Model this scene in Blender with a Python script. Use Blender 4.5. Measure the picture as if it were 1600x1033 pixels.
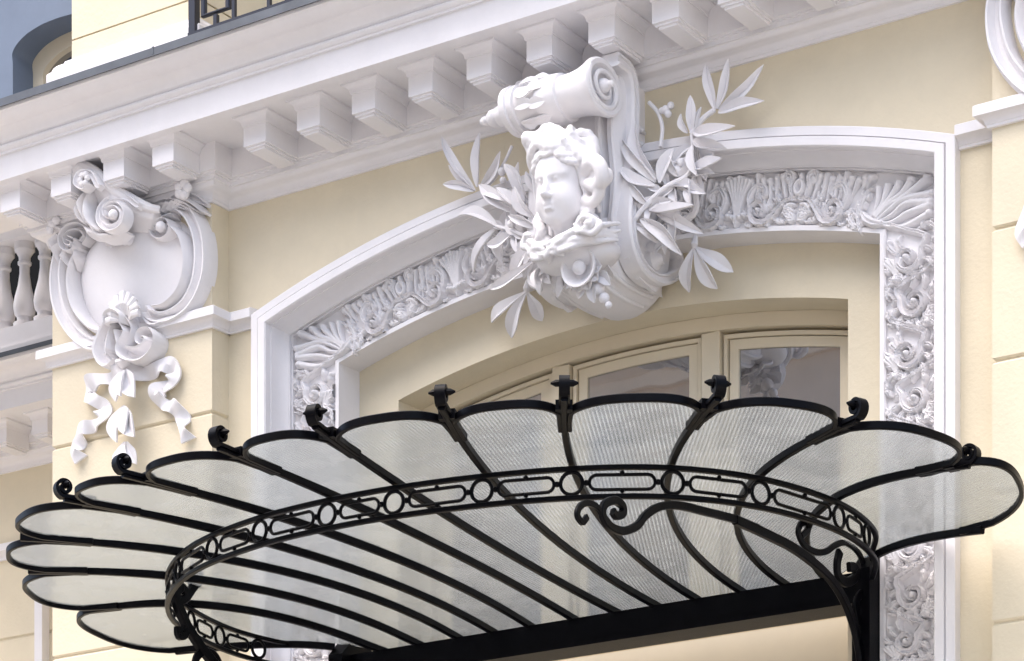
import bpy, bmesh, math, random
import numpy as np
from mathutils import Vector, Matrix
random.seed(7); rng = np.random.default_rng(7)
R = math.radians
scene = bpy.context.scene
for o in list(bpy.data.objects): bpy.data.objects.remove(o)
COL = scene.collection

# ------------------------------------------------------------------ camera, sky, sun, exposure
ALPHA = math.atan(.675)
CAM = Vector((7.372, -11.519, 1.6))
FPX = 4295.0                       # focal length in photo pixels (photo 1600 wide)
cam_d = bpy.data.cameras.new('camera'); cam = bpy.data.objects.new('camera', cam_d); COL.objects.link(cam)
cam.location = CAM; cam.rotation_euler = (R(90), 0, ALPHA)
cam_d.sensor_width = 36; cam_d.lens = FPX / 1600 * 36
cam_d.shift_y = (2020 - 516.5) / 1600; cam_d.clip_end = 2000
scene.camera = cam
SUN_EL, SUN_AZ = R(66), R(-28)     # azimuth from straight in front of the facade; a veiled sun, so the light is broad and soft
world = bpy.data.worlds.new('World'); scene.world = world; world.use_nodes = True
wn = world.node_tree; bgn = wn.nodes['Background']
sky = wn.nodes.new('ShaderNodeTexSky'); sky.sky_type = 'NISHITA'; sky.sun_disc = False
sky.sun_elevation = SUN_EL; sky.sun_rotation = math.pi - SUN_AZ; sky.dust_density = 4.0; sky.air_density = 1.0; sky.ozone_density = 1.0
wn.links.new(sky.outputs[0], bgn.inputs[0]); bgn.inputs[1].default_value = .15
sun_d = bpy.data.lights.new('sun', 'SUN'); sun_d.energy = 1.1; sun_d.angle = R(70); sun_d.color = (1, .95, .9)
sun = bpy.data.objects.new('sun', sun_d); COL.objects.link(sun)
sdir = Vector((math.sin(SUN_AZ) * math.cos(SUN_EL), -math.cos(SUN_AZ) * math.cos(SUN_EL), math.sin(SUN_EL)))
sun.rotation_euler = sdir.to_track_quat('Z', 'Y').to_euler(); sun.location = (0, -20, 30)
scene.view_settings.view_transform = 'Standard'; scene.view_settings.look = 'None'
scene.view_settings.exposure = 1.42; scene.view_settings.gamma = 1
scene.render.engine = 'CYCLES'

# ------------------------------------------------------------------ survey: photo measurement -> world point on a known plane
VV = Vector((-math.sin(ALPHA), math.cos(ALPHA), 0)); RR = Vector((math.cos(ALPHA), math.sin(ALPHA), 0))
def ray(u, w): return VV + RR * ((u - 800) / FPX) + Vector((0, 0, (2020 - w) / FPX))
def onY(u, w, Y): d = ray(u, w); return CAM + d * ((Y - CAM.y) / d.y)
def onZ(u, w, Z): d = ray(u, w); return CAM + d * ((Z - CAM.z) / d.z)
def onX(u, w, X): d = ray(u, w); return CAM + d * ((X - CAM.x) / d.x)

# ------------------------------------------------------------------ materials
def mat(name, col, rough=.6, spec=.3, metal=0., noise=0., nscale=6., bump=0., bscale=90., stain=None):
    m = bpy.data.materials.new(name); m.use_nodes = True; n = m.node_tree.nodes; l = m.node_tree.links
    b = n['Principled BSDF']; b.inputs['Roughness'].default_value = rough; b.inputs['Metallic'].default_value = metal
    b.inputs['Specular IOR Level'].default_value = spec; b.inputs['Base Color'].default_value = (*col, 1)
    tc = n.new('ShaderNodeTexCoord')
    if noise:
        t = n.new('ShaderNodeTexNoise'); t.inputs['Scale'].default_value = nscale; t.inputs['Detail'].default_value = 6; t.inputs['Roughness'].default_value = .65
        l.new(tc.outputs['Object'], t.inputs['Vector'])
        r = n.new('ShaderNodeMapRange'); r.inputs[1].default_value = .3; r.inputs[2].default_value = .7
        r.inputs[3].default_value = 1 - noise; r.inputs[4].default_value = 1 + noise * .5
        l.new(t.outputs[0], r.inputs[0])
        mx = n.new('ShaderNodeMix'); mx.data_type = 'RGBA'; mx.blend_type = 'MULTIPLY'; mx.inputs[0].default_value = 1
        mx.inputs[6].default_value = (*col, 1); l.new(r.outputs[0], mx.inputs[7]); out = mx.outputs[2]
        if stain:
            t2 = n.new('ShaderNodeTexNoise'); t2.inputs['Scale'].default_value = 2.2; t2.inputs['Detail'].default_value = 8; t2.inputs['Roughness'].default_value = .75
            mp = n.new('ShaderNodeMapping'); mp.inputs['Scale'].default_value = (2.2, 2.2, .5); l.new(tc.outputs['Object'], mp.inputs[0]); l.new(mp.outputs[0], t2.inputs['Vector'])
            r2 = n.new('ShaderNodeMapRange'); r2.inputs[1].default_value = .52; r2.inputs[2].default_value = .78; r2.inputs[4].default_value = .35; l.new(t2.outputs[0], r2.inputs[0])
            m2 = n.new('ShaderNodeMix'); m2.data_type = 'RGBA'; l.new(r2.outputs[0], m2.inputs[0]); l.new(out, m2.inputs[6]); m2.inputs[7].default_value = (*stain, 1); out = m2.outputs[2]
        l.new(out, b.inputs['Base Color'])
    if bump:
        t = n.new('ShaderNodeTexNoise'); t.inputs['Scale'].default_value = bscale; t.inputs['Detail'].default_value = 5
        l.new(tc.outputs['Object'], t.inputs['Vector'])
        bp = n.new('ShaderNodeBump'); bp.inputs['Strength'].default_value = bump; bp.inputs['Distance'].default_value = .01
        l.new(t.outputs[0], bp.inputs['Height']); l.new(bp.outputs[0], b.inputs['Normal'])
    return m
M = {}
M['white'] = mat('white_stucco', (.81, .79, .80), .62, .25, noise=.05, nscale=3.5, bump=.12, bscale=60, stain=(.76, .73, .71))
M['cream'] = mat('cream_plaster', (.73, .65, .49), .75, .2, noise=.07, nscale=2.0, bump=.22, bscale=55, stain=(.67, .595, .46))
M['wood'] = mat('cream_paint', (.74, .65, .49), .45, .35, noise=.03, nscale=5)
M['iron'] = mat('black_iron', (.002, .002, .0032), .36, .08, noise=.3, nscale=25, bump=.1, bscale=150)
M['coping'] = mat('lead_coping', (.09, .10, .115), .4, .5, noise=.35, nscale=4)
M['zinc'] = mat('blue_grey_zinc', (.15, .19, .26), .5, .4, noise=.12, nscale=3)
M['navy'] = mat('navy_iron', (.008, .011, .026), .45, .4)
M['asphalt'] = mat('asphalt', (.05, .05, .052), .9, .2, noise=.2, nscale=3, bump=.3)
M['paving'] = mat('paving', (.32, .30, .27), .85, .2, noise=.12, nscale=2, bump=.2)
M['beige'] = mat('beige_render', (.56, .46, .37), .8, .2, noise=.08, nscale=1.5)
M['trim'] = mat('stone_trim', (.62, .54, .46), .8, .2, noise=.06, nscale=2)
M['shade'] = mat('loggia_shade', (.008, .009, .01), .9, .1, noise=.1)  # near-black colour stands in for the shade deep behind the balustrade
M['granite'] = mat('pale_granite_setts', (.55, .53, .50), .85, .2, noise=.12, nscale=2, bump=.2)  # street out of view, made this pale to bounce light up the facade
M['dark'] = mat('dark_gap', (.03, .03, .03), .9, .1)

def window_glass():
    m = bpy.data.materials.new('window_glass'); m.use_nodes = True; n = m.node_tree.nodes; l = m.node_tree.links
    n.remove(n['Principled BSDF']); out = n['Material Output']
    g = n.new('ShaderNodeBsdfGlossy'); g.inputs['Roughness'].default_value = .015; g.inputs[0].default_value = (.93, .95, 1, 1)
    d = n.new('ShaderNodeBsdfDiffuse'); d.inputs[0].default_value = (.018, .02, .026, 1)
    mx = n.new('ShaderNodeMixShader'); mx.inputs[0].default_value = .46
    tc = n.new('ShaderNodeTexCoord'); t = n.new('ShaderNodeTexNoise'); t.inputs['Scale'].default_value = 1.6; l.new(tc.outputs['Object'], t.inputs['Vector'])
    bp = n.new('ShaderNodeBump'); bp.inputs['Strength'].default_value = .05; bp.inputs['Distance'].default_value = .02
    l.new(t.outputs[0], bp.inputs['Height']); l.new(bp.outputs[0], g.inputs['Normal'])
    l.new(d.outputs[0], mx.inputs[1]); l.new(g.outputs[0], mx.inputs[2]); l.new(mx.outputs[0], out.inputs[0]); return m
M['glass'] = window_glass()

def ribbed_glass():
    # reeded wired glass: UV.x runs across the reeds in metres
    m = bpy.data.materials.new('ribbed_glass'); m.use_nodes = True; n = m.node_tree.nodes; l = m.node_tree.links
    n.remove(n['Principled BSDF']); out = n['Material Output']
    uv = n.new('ShaderNodeUVMap'); uv.uv_map = 'UVMap'
    w = n.new('ShaderNodeTexWave'); w.wave_type = 'BANDS'; w.bands_direction = 'X'; w.inputs['Scale'].default_value = 2 * math.pi / 20 / .017; w.inputs['Distortion'].default_value = 0
    l.new(uv.outputs[0], w.inputs['Vector'])
    bp = n.new('ShaderNodeBump'); bp.inputs['Strength'].default_value = .42; bp.inputs['Distance'].default_value = .004; l.new(w.outputs[0], bp.inputs['Height'])
    tc = n.new('ShaderNodeTexCoord'); nz = n.new('ShaderNodeTexNoise'); nz.inputs['Scale'].default_value = 3.5; nz.inputs['Detail'].default_value = 7; nz.inputs['Roughness'].default_value = .7
    l.new(tc.outputs['Object'], nz.inputs['Vector'])
    rf = n.new('ShaderNodeBsdfRefraction'); rf.inputs['Roughness'].default_value = .17; rf.inputs['IOR'].default_value = 1.12; rf.inputs[0].default_value = (.66, .68, .675, 1)
    tr = n.new('ShaderNodeBsdfTranslucent'); tr.inputs[0].default_value = (.60, .605, .59, 1)
    gl = n.new('ShaderNodeBsdfGlossy'); gl.inputs['Roughness'].default_value = .22; gl.inputs[0].default_value = (.9, .93, 1, 1)
    for s in (tr, gl): l.new(bp.outputs[0], s.inputs['Normal'])
    f1 = n.new('ShaderNodeMapRange'); f1.inputs[1].default_value = 0; f1.inputs[2].default_value = 1; f1.inputs[3].default_value = .12; f1.inputs[4].default_value = .28; l.new(w.outputs[0], f1.inputs[0])
    ad = n.new('ShaderNodeMath'); ad.operation = 'ADD'; l.new(f1.outputs[0], ad.inputs[0])
    f2 = n.new('ShaderNodeMapRange'); f2.inputs[1].default_value = .45; f2.inputs[2].default_value = .75; f2.inputs[3].default_value = 0; f2.inputs[4].default_value = .10; l.new(nz.outputs[0], f2.inputs[0]); l.new(f2.outputs[0], ad.inputs[1])
    m1 = n.new('ShaderNodeMixShader'); l.new(ad.outputs[0], m1.inputs[0]); l.new(rf.outputs[0], m1.inputs[1]); l.new(tr.outputs[0], m1.inputs[2])
    m2 = n.new('ShaderNodeMixShader'); m2.inputs[0].default_value = .06; l.new(m1.outputs[0], m2.inputs[1]); l.new(gl.outputs[0], m2.inputs[2])
    l.new(m2.outputs[0], out.inputs[0]); return m
M['reeded'] = ribbed_glass()

# ------------------------------------------------------------------ mesh toolkit
def link(name, me, material, parent=None, smooth=30):
    if material: me.materials.append(material)
    if smooth:
        me.polygons.foreach_set('use_smooth', [True] * len(me.polygons)); me.set_sharp_from_angle(angle=R(smooth))
    o = bpy.data.objects.new(name, me); COL.objects.link(o)
    if parent is not None: o.parent = parent; o.matrix_parent_inverse = parent.matrix_world.inverted()
    return o
def tag(o, label=None, cat=None, group=None, kind=None):
    if label: o['label'] = label
    if cat: o['category'] = cat
    if group: o['group'] = group
    if kind: o['kind'] = kind
    return o
def thing(name, label, cat, loc=(0, 0, 0), group=None):
    o = bpy.data.objects.new(name, None); COL.objects.link(o); o.location = loc; o.empty_display_size = .2
    o.matrix_world = Matrix.Translation(Vector(loc))
    return tag(o, label, cat, group)
def copy_tree(o, parent, off, flip=False):
    c = o.copy(); COL.objects.link(c); c.parent = parent
    if parent is not None: c.matrix_parent_inverse = o.matrix_parent_inverse
    if parent is None: c.location = o.location + Vector(off)
    for ch in o.children: copy_tree(ch, c, off)
    return c

class MB:
    def __init__(s): s.v = []; s.f = []
    def add(s, vs, fs):
        k = len(s.v); s.v += [tuple(p) for p in vs]; s.f += [tuple(i + k for i in f) for f in fs]; return s
    def box(s, x0, x1, y0, y1, z0, z1):
        return s.add([(x, y, z) for x in (x0, x1) for y in (y0, y1) for z in (z0, z1)],
                     [(0, 1, 3, 2), (4, 6, 7, 5), (0, 4, 5, 1), (2, 3, 7, 6), (0, 2, 6, 4), (1, 5, 7, 3)])
    def rings(s, rs, closed=True, cap=True, loop=False):
        n = len(rs[0]); vs = [p for r in rs for p in r]; fs = []
        m = len(rs)
        for i in range(m if loop else m - 1):
            j = (i + 1) % m
            for k in range(n if closed else n - 1):
                k2 = (k + 1) % n
                fs.append((i * n + k, i * n + k2, j * n + k2, j * n + k))
        if cap and not loop and closed:
            fs.append(tuple(range(n - 1, -1, -1))); fs.append(tuple((m - 1) * n + k for k in range(n)))
        return s.add(vs, fs)
    def tube(s, path, r, n=8, up=None, sq=1., loop=False):
        path = [Vector(p) for p in path]; m = len(path); rs = []
        rr = r if hasattr(r, '__len__') else [r] * m
        pn = None
        for i, p in enumerate(path):
            if loop: t = path[(i + 1) % m] - path[i - 1]
            else: t = path[min(i + 1, m - 1)] - path[max(i - 1, 0)]
            t.normalize()
            if up is not None: a = Vector(up)
            else: a = pn if pn is not None else (Vector((0, 0, 1)) if abs(t.z) < .9 else Vector((1, 0, 0)))
            b = t.cross(a)
            if b.length < 1e-6: b = t.orthogonal()
            b.normalize(); a = b.cross(t); a.normalize(); pn = a
            rs.append([p + b * (math.cos(q) * rr[i]) + a * (math.sin(q) * rr[i] * sq) for q in [2 * math.pi * k / n for k in range(n)]])
        return s.rings(rs, loop=loop)
    def bar(s, path, w, h, up=(0, 0, 1), loop=False):
        """rectangular bar: w across, h along up"""
        path = [Vector(p) for p in path]; m = len(path); rs = []
        up = Vector(up)
        for i, p in enumerate(path):
            if loop: t = path[(i + 1) % m] - path[i - 1]
            else: t = path[min(i + 1, m - 1)] - path[max(i - 1, 0)]
            t.normalize(); b = t.cross(up)
            if b.length < 1e-6: b = t.orthogonal()
            b.normalize(); a = b.cross(t).normalized()
            ww = w[i] if hasattr(w, '__len__') else w; hh = h[i] if hasattr(h, '__len__') else h
            c = min(ww, hh) * .18
            rs.append([p + b * x + a * y for x, y in ((ww / 2 - c, hh / 2), (ww / 2, hh / 2 - c), (ww / 2, -hh / 2 + c), (ww / 2 - c, -hh / 2), (-ww / 2 + c, -hh / 2), (-ww / 2, -hh / 2 + c), (-ww / 2, hh / 2 - c), (-ww / 2 + c, hh / 2))])
        return s.rings(rs, loop=loop)
    def sweep(s, path, side, out, w, h, prof):
        """relief ridge: prof = [(a,b)..] a in -1..1 across, b outward; side/out vectors per point"""
        rs = []
        for i, p in enumerate(path):
            rs.append([Vector(p) + side[i] * (a * w[i]) + out[i] * (b * h[i]) for a, b in prof])
        return s.rings(rs)
    def lathe(s, prof, org, axis, ref, n=24, sx=1., sy=1.):
        ax = Vector(axis).normalized(); u = Vector(ref).normalized(); v = ax.cross(u)
        rs = [[Vector(org) + ax * h + u * (math.cos(q) * r * sx) + v * (math.sin(q) * r * sy) for q in [2 * math.pi * k / n for k in range(n)]] for h, r in prof]
        return s.rings(rs)
    def ball(s, c, r, n=10, rad=(1, 1, 1)):
        prof = [(-math.cos(math.pi * k / (n // 2 + 1)), math.sin(math.pi * k / (n // 2 + 1))) for k in range(n // 2 + 2)]
        rs = [[Vector(c) + Vector((math.cos(q) * b * r * rad[0], math.sin(q) * b * r * rad[1], a * r * rad[2])) for q in [2 * math.pi * k / n for k in range(n)]] for a, b in [(a, max(b, .02)) for a, b in prof]]
        return s.rings(rs)
    def prism(s, poly, y0, y1):
        """poly in (x,z), extruded along y"""
        n = len(poly)
        vs = [(x, y0, z) for x, z in poly] + [(x, y1, z) for x, z in poly]
        fs = [tuple(range(n)), tuple(range(2 * n - 1, n - 1, -1))] + [(k, n + k, n + (k + 1) % n, (k + 1) % n) for k in range(n)]
        return s.add(vs, fs)
    def leaf(s, base, tip, width, nrm=(0, -1, 0), arch=.15, cup=.25, roll=0., thick=.008, n=11, pk=.5, crease=.22, bend=None):
        bend = random.uniform(-.14, .14) if bend is None else bend
        base = Vector(base); tip = Vector(tip); d = tip - base; L = d.length; d.normalize()
        nr = Vector(nrm); sd = d.cross(nr).normalized(); nr = sd.cross(d).normalized()
        rot = Matrix.Rotation(roll, 3, d); sd = rot @ sd; nr = rot @ nr
        A = [-1, -.55, 0, .55, 1]; top = []; bot = []
        for i in range(n):
            t = i / (n - 1)
            e = math.log(.5) / math.log(pk)
            ww = width / 2 * max(math.sin(math.pi * min(max(t, .0), 1) ** e), .0) ** .8 + .003 * (1 - t) + .001
            c = base + d * (L * t) + nr * (arch * L * math.sin(math.pi * t * .85)) + sd * (bend * L * math.sin(math.pi * t))
            wv = .06 * math.sin(t * 9 + roll * 5) * ww
            row = [c + sd * (a * ww + wv) + nr * (cup * ww * (a * a) - crease * ww * max(0, 1 - abs(a) * 2.2)) for a in A]
            top.append(row); bot.append([p - nr * thick for p in row])
        rs = [t + b[::-1] for t, b in zip(top, bot)]
        return s.rings(rs)
    def build(s, name, material, parent=None, smooth=30):
        me = bpy.data.meshes.new(name); me.from_pydata(s.v, [], s.f); me.update()
        bm = bmesh.new(); bm.from_mesh(me); bmesh.ops.recalc_face_normals(bm, faces=bm.faces); bm.to_mesh(me); bm.free()
        return link(name, me, material, parent, smooth)

def catmull(pts, n=8):
    p = [np.array(q, float) for q in pts]; p = [2 * p[0] - p[1]] + p + [2 * p[-1] - p[-2]]; out = []
    for i in range(1, len(p) - 2):
        for k in range(n):
            t = k / n
            out.append(.5 * ((2 * p[i]) + (-p[i - 1] + p[i + 1]) * t + (2 * p[i - 1] - 5 * p[i] + 4 * p[i + 1] - p[i + 2]) * t * t + (-p[i - 1] + 3 * p[i] - 3 * p[i + 1] + p[i + 2]) * t ** 3))
    out.append(p[-2]); return out
def spiral(c, r0, a0, turns, n=40, r1=.12, sgn=1):
    """2D spiral from outer radius r0 at angle a0 inward"""
    out = []
    for i in range(n + 1):
        t = i / n; a = a0 + sgn * turns * 2 * math.pi * t; r = r0 * (1 - (1 - r1) * t ** .85)
        out.append((c[0] + r * math.cos(a), c[1] + r * math.sin(a)))
    return out
PROF = {'round': [(-1, -.15), (-.98, .2), (-.8, .6), (-.45, .9), (0, 1), (.45, .9), (.8, .6), (.98, .2), (1, -.15)],
        'cove': [(-1, -.15), (-1, .8), (-.88, 1), (-.7, .95), (-.55, .6), (-.2, .42), (.2, .42), (.55, .6), (.7, .95), (.88, 1), (1, .8), (1, -.15)],
        'strap': [(-1, -.15), (-1, .85), (-.9, 1), (-.7, 1), (-.66, .82), (.66, .82), (.7, 1), (.9, 1), (1, .85), (1, -.15)],
        'roll': [(-1, -.15), (-1, .25), (-.9, .62), (-.7, .88), (-.52, .86), (-.4, .66), (-.15, .5), (.15, .5), (.4, .66), (.52, .86), (.7, .88), (.9, .62), (1, .25), (1, -.15)],
        'flat': [(-1, -.15), (-1, .9), (-.93, 1), (.93, 1), (1, .9), (1, -.15)]}
def wall_sweep(mb, pts, w, h, prof='round', y0=0., lift=0.):
    """relief band on a wall plane y0; pts in (x,z); w,h scalars or (start,mid,end) or list; lift = extra offset"""
    m = len(pts)
    def sp(q, i):
        t = i / (m - 1)
        if callable(q): return q(t)
        if isinstance(q, (tuple, list)):
            if len(q) == 2: return q[0] + (q[1] - q[0]) * t
            return q[0] + (q[1] - q[0]) * t * 2 if t < .5 else q[1] + (q[2] - q[1]) * (t - .5) * 2
        return q
    path = []; side = []
    for i, p in enumerate(pts):
        a = pts[max(i - 1, 0)]; b = pts[min(i + 1, m - 1)]
        t = Vector((b[0] - a[0], 0, b[1] - a[1])); t.normalize() if t.length > 1e-9 else None
        side.append(Vector((t.z, 0, -t.x))); path.append(Vector((p[0], y0 - sp(lift, i), p[1])))
    return mb.sweep(path, side, [Vector((0, -1, 0))] * m, [sp(w, i) for i in range(m)], [sp(h, i) for i in range(m)], PROF[prof])
def moulding(mb, path, prof):
    """prof = [(outward, z)], path = plan polyline running left to right along the facade"""
    m = len(path); rs = []
    for i, p in enumerate(path):
        def nrm(a, b):
            d = Vector((b[0] - a[0], b[1] - a[1])); d.normalize(); return Vector((d.y, -d.x))
        n1 = nrm(path[i - 1], p) if i > 0 else nrm(p, path[1]); n2 = nrm(p, path[i + 1]) if i < m - 1 else n1
        b = n1 + n2; b = b / max(b.dot(n1), .2)
        rs.append([(p[0] + b.x * o, p[1] + b.y * o, z) for o, z in prof])
    return mb.rings(rs)
def arcpts(p0, p1, bulge, n=8, s=1):
    """points of a curve from p0 to p1 bowed by bulge (cove/ovolo segments of profiles)"""
    a = np.array(p0, float); b = np.array(p1, float); d = b - a; nn = np.array((-d[1], d[0]))
    return [tuple(a + d * t + nn * bulge * 4 * t * (1 - t)) for t in [k / n for k in range(n + 1)]]

# ================================================================== ARCHITECTURE
ZC = 1.1; R_OPEN, R_IN, R_OUT = 5.43, 5.69, 6.115          # concentric arcs of the doorway arch
X_OPEN, X_IN, X_OUT = 1.337, 1.597, 2.06
PX_L0, PX_L1 = -3.43, -2.26                                   # left pilaster
PX_R0, PX_R1 = 2.28, 3.46                                     # right pilaster
PIL = -.14
def arcz(r, x): return ZC + math.sqrt(r * r - x * x)
def arch_line(r, x, n=40): return [(-x + 2 * x * k / n, arcz(r, -x + 2 * x * k / n)) for k in range(n + 1)]
Z_BED, Z_SOFFIT, Z_STR = 7.475, 7.735, 6.80
COURSES = [0, .45, 1.08, 1.66, 2.25, 2.83, 3.42, 4.005, 4.59, 5.17, 5.76, 6.35, 6.82]

# ---- ground of the street
tag(MB().add([(-300, -300, 0), (300, -300, 0), (300, 300, 0), (-300, 300, 0)], [(0, 1, 2, 3)]).build('street', M['granite'], None, 0), kind='structure')
tag(MB().box(-40, 40, -3.2, 3, 0, .14).build('pavement', M['paving'], None, 0), kind='structure')
tag(MB().box(-40, 40, -3.35, -3.2, 0, .13).build('kerb', M['trim'], None, 0), kind='structure')
tag(MB().box(-40, 40, -20, -13.2, 0, .14).build('far_pavement', M['paving'], None, 0), kind='structure')

# ---- main wall with arched recess
fw = thing('entrance_wall', 'cream plaster wall above and around the white arched door surround', 'wall', (0, 0, 0))
b = MB()
out = arch_line(R_OUT - .06, X_OUT - .06, 48)
for i in range(48):                                            # spandrel above the arch
    (xa, za), (xb, zb) = out[i], out[i + 1]
    b.add([(xa, 0, za), (xb, 0, zb), (xb, 0, 7.6), (xa, 0, 7.6)], [(0, 1, 2, 3)])
for x0, x1 in ((PX_L1 - .05, -X_OUT + .06), (X_OUT - .06, PX_R0 + .05)):
    b.add([(x0, 0, 0), (x1, 0, 0), (x1, 0, 7.6), (x0, 0, 7.6)], [(0, 1, 2, 3)])
b.build('wall_face', M['cream'], fw, 0)
b = MB()
inn = arch_line(R_IN + .02, X_IN + .02, 48); op = arch_line(R_OPEN, X_OPEN, 48)
for i in range(48):
    (xa, za), (xb, zb) = inn[i], inn[i + 1]; (xc, zc), (xd, zd) = op[i], op[i + 1]
    b.add([(xa, .3, za), (xb, .3, zb), (xd, .3, zd), (xc, .3, zc)], [(3, 2, 1, 0)])
    b.add([(xc, .3, zc), (xd, .3, zd), (xd, .62, zd), (xc, .62, zc)], [(0, 1, 2, 3)])
for sx in (-1, 1):
    zi, zo = arcz(R_IN + .02, X_IN + .02), arcz(R_OPEN, X_OPEN)
    b.add([(sx * (X_IN + .02), .3, 0), (sx * X_OPEN, .3, 0), (sx * X_OPEN, .3, zo), (sx * (X_IN + .02), .3, zi)], [(0, 1, 2, 3)])
    b.add([(sx * X_OPEN, .3, 0), (sx * X_OPEN, .62, 0), (sx * X_OPEN, .62, zo), (sx * X_OPEN, .3, zo)], [(0, 1, 2, 3)])
b.build('recess_wall', M['cream'], fw, 40)
STR = [(-.03, Z_STR), (.018, Z_STR), (.02, Z_STR + .012)] + arcpts((.024, Z_STR + .014), (.055, Z_STR + .045), .18, 6) + [(.066, Z_STR + .047), (.066, Z_STR + .092), (.055, Z_STR + .10), (-.03, Z_STR + .108)]
moulding(MB(), [(PX_L1 + .002, 0), (-X_OUT - .001, 0)], STR).build('string_course', M['white'], fw)
moulding(MB(), [(X_OUT + .001, 0), (PX_R0 - .002, 0)], STR).build('string_course', M['white'], fw)

# ---- pilasters of plaster courses with open joints
def pilaster(x0, x1, label):
    t = thing('pilaster', label, 'pilaster', ((x0 + x1) / 2, PIL, 0), 'cream pilasters beside the arch')
    MB().box(x0 + .012, x1 - .012, PIL + .014, 2.2 if x0 < 0 else 1, 0, 7.6).build('core', M['cream'], t, 0)
    for i in range(len(COURSES)):
        z0 = COURSES[i]; z1 = COURSES[i + 1] if i + 1 < len(COURSES) else 7.6
        g = .005; c = .009; bb = MB()
        y1 = 2.2 if x0 < 0 else 1
        rs = []
        for z, k in ((z0 + g, c), (z0 + g + c, 0), (z1 - g - c, 0), (z1 - g, c)):
            rs.append([(x0 + k, y1, z), (x0 + k, PIL + k, z), (x1 - k, PIL + k, z), (x1 - k, y1, z)])
        bb.rings(rs).build('plaster_course', M['cream'], t, 25)
    moulding(MB(), [(x0, 2.2 if x0 < 0 else 1), (x0, PIL), (x1, PIL), (x1, .02)] if x0 < 0 else [(x0, .02), (x0, PIL), (x1, PIL), (x1, 1)], STR).build('string_course', M['white'], t)
    return t
pilaster(PX_L0, PX_L1, 'cream plaster pilaster left of the arch, behind the whole cartouche')
pilaster(PX_R0, PX_R1, 'cream plaster pilaster at the right edge of the picture')

# ---- cornice
co = thing('cornice', 'deep white main cornice with modillions running across the top', 'cornice', (0, -.3, Z_BED))
corona = [(-.02, Z_SOFFIT), (.50, Z_SOFFIT), (.50, Z_SOFFIT - .018), (.56, Z_SOFFIT - .018), (.56, 7.852), (.575, 7.852), (.575, 7.864), (.583, 7.866)] + \
    arcpts((.585, 7.868), (.585, 7.898), -.42, 7) + [(.592, 7.902), (.60, 7.904)] + arcpts((.602, 7.906), (.655, 7.955), .16, 6) + arcpts((.657, 7.957), (.735, 7.992), -.12, 6) + [(.745, 7.995), (.745, 8.02), (.02, 8.06), (-.02, 8.06)]
moulding(MB(), [(-7, 0), (7, 0)], corona).build('corona', M['white'], co, 28)
moulding(MB(), [(-7, 0), (7, 0)], [(-.02, 8.064), (.70, 8.03), (.752, 8.026), (.758, 8.004), (.766, 8.004), (.766, 8.046), (.70, 8.052), (-.02, 8.078)]).build('coping', M['coping'], co, 20)
for x in (-5.1, -3.95, -2.13, -.7, .8, 2.3): MB().box(x - .006, x + .006, -.768, -.5, 8.012, 8.05).build('coping_seam', M['coping'], co, 0)
bed = [(-.03, Z_BED), (.016, Z_BED), (.018, Z_BED + .014)] + arcpts((.022, Z_BED + .016), (.05, Z_BED + .05), .2, 5) + arcpts((.052, Z_BED + .052), (.088, Z_BED + .078), -.2, 5) + [(.10, Z_BED + .08), (.10, Z_BED + .102), (.112, Z_BED + .104), (.112, Z_BED + .112), (.132, Z_BED + .114), (.132, Z_SOFFIT), (-.03, Z_SOFFIT)]
moulding(MB(), [(PX_L0, 2.2), (PX_L0, PIL), (PX_L1, PIL), (PX_L1, 0), (PX_R0, 0), (PX_R0, PIL), (PX_R1, PIL), (PX_R1, 1)], bed).build('bed_moulding', M['white'], co, 28)
# modillion mesh, local: x centre, back at y=0 going to -len, top z=0
def modillion_mesh(L, w=.148, h=.152):
    b = MB(); hw = w / 2
    b.box(-hw, hw, -L, 0, -h, -.03)
    # stepped bottom edge
    b.box(-hw + .012, hw - .012, -L + .012, 0, -h - .012, -h + .001)
    b.box(-hw + .024, hw - .024, -L + .024, 0, -h - .024, -h - .011)
    me = bpy.data.meshes.new('modillion'); me.from_pydata(b.v, [], b.f)
    bm = bmesh.new(); bm.from_mesh(me); bmesh.ops.recalc_face_normals(bm, faces=bm.faces); bm.to_mesh(me); bm.free()
    me.materials.append(M['white']); return me
def cap_mesh(L, w=.148):
    hw = w / 2; pr = [(.0, -.052), (.006, -.052), (.006, -.046)] + arcpts((.008, -.045), (.034, -.012), .2, 5) + [(.042, -.011), (.042, .002)]
    rs = []
    for o, z in pr: rs.append([(-hw - o, 0, z), (-hw - o, -L - o, z), (hw + o, -L - o, z), (hw + o, 0, z)])
    b = MB(); b.rings(rs); me = bpy.data.meshes.new('cap'); me.from_pydata(b.v, [], b.f)
    bm = bmesh.new(); bm.from_mesh(me); bmesh.ops.recalc_face_normals(bm, faces=bm.faces); bm.to_mesh(me); bm.free()
    me.materials.append(M['white']); return me
mm, mc = modillion_mesh(.275), cap_mesh(.275); mm2, mc2 = modillion_mesh(.215), cap_mesh(.215)
def put_modillion(x, y, me, mec, z=Z_SOFFIT, parent=co, sc=1.):
    o = bpy.data.objects.new('modillion', me); COL.objects.link(o); o.parent = parent; o.matrix_parent_inverse = parent.matrix_world.inverted(); o.location = (x, y, z); o.scale = (sc, 1, sc)
    c = bpy.data.objects.new('cap', mec); COL.objects.link(c); c.parent = o
    return o
for k in range(-5, 6): put_modillion(.028 + k * .3555, -.128, mm, mc)
for x in (-3.423, -3.042, -2.658, -2.309): put_modillion(x, -.268, mm2, mc2)
for x in (2.36, 2.73, 3.1, 3.44): put_modillion(x, -.268, mm2, mc2)

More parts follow.
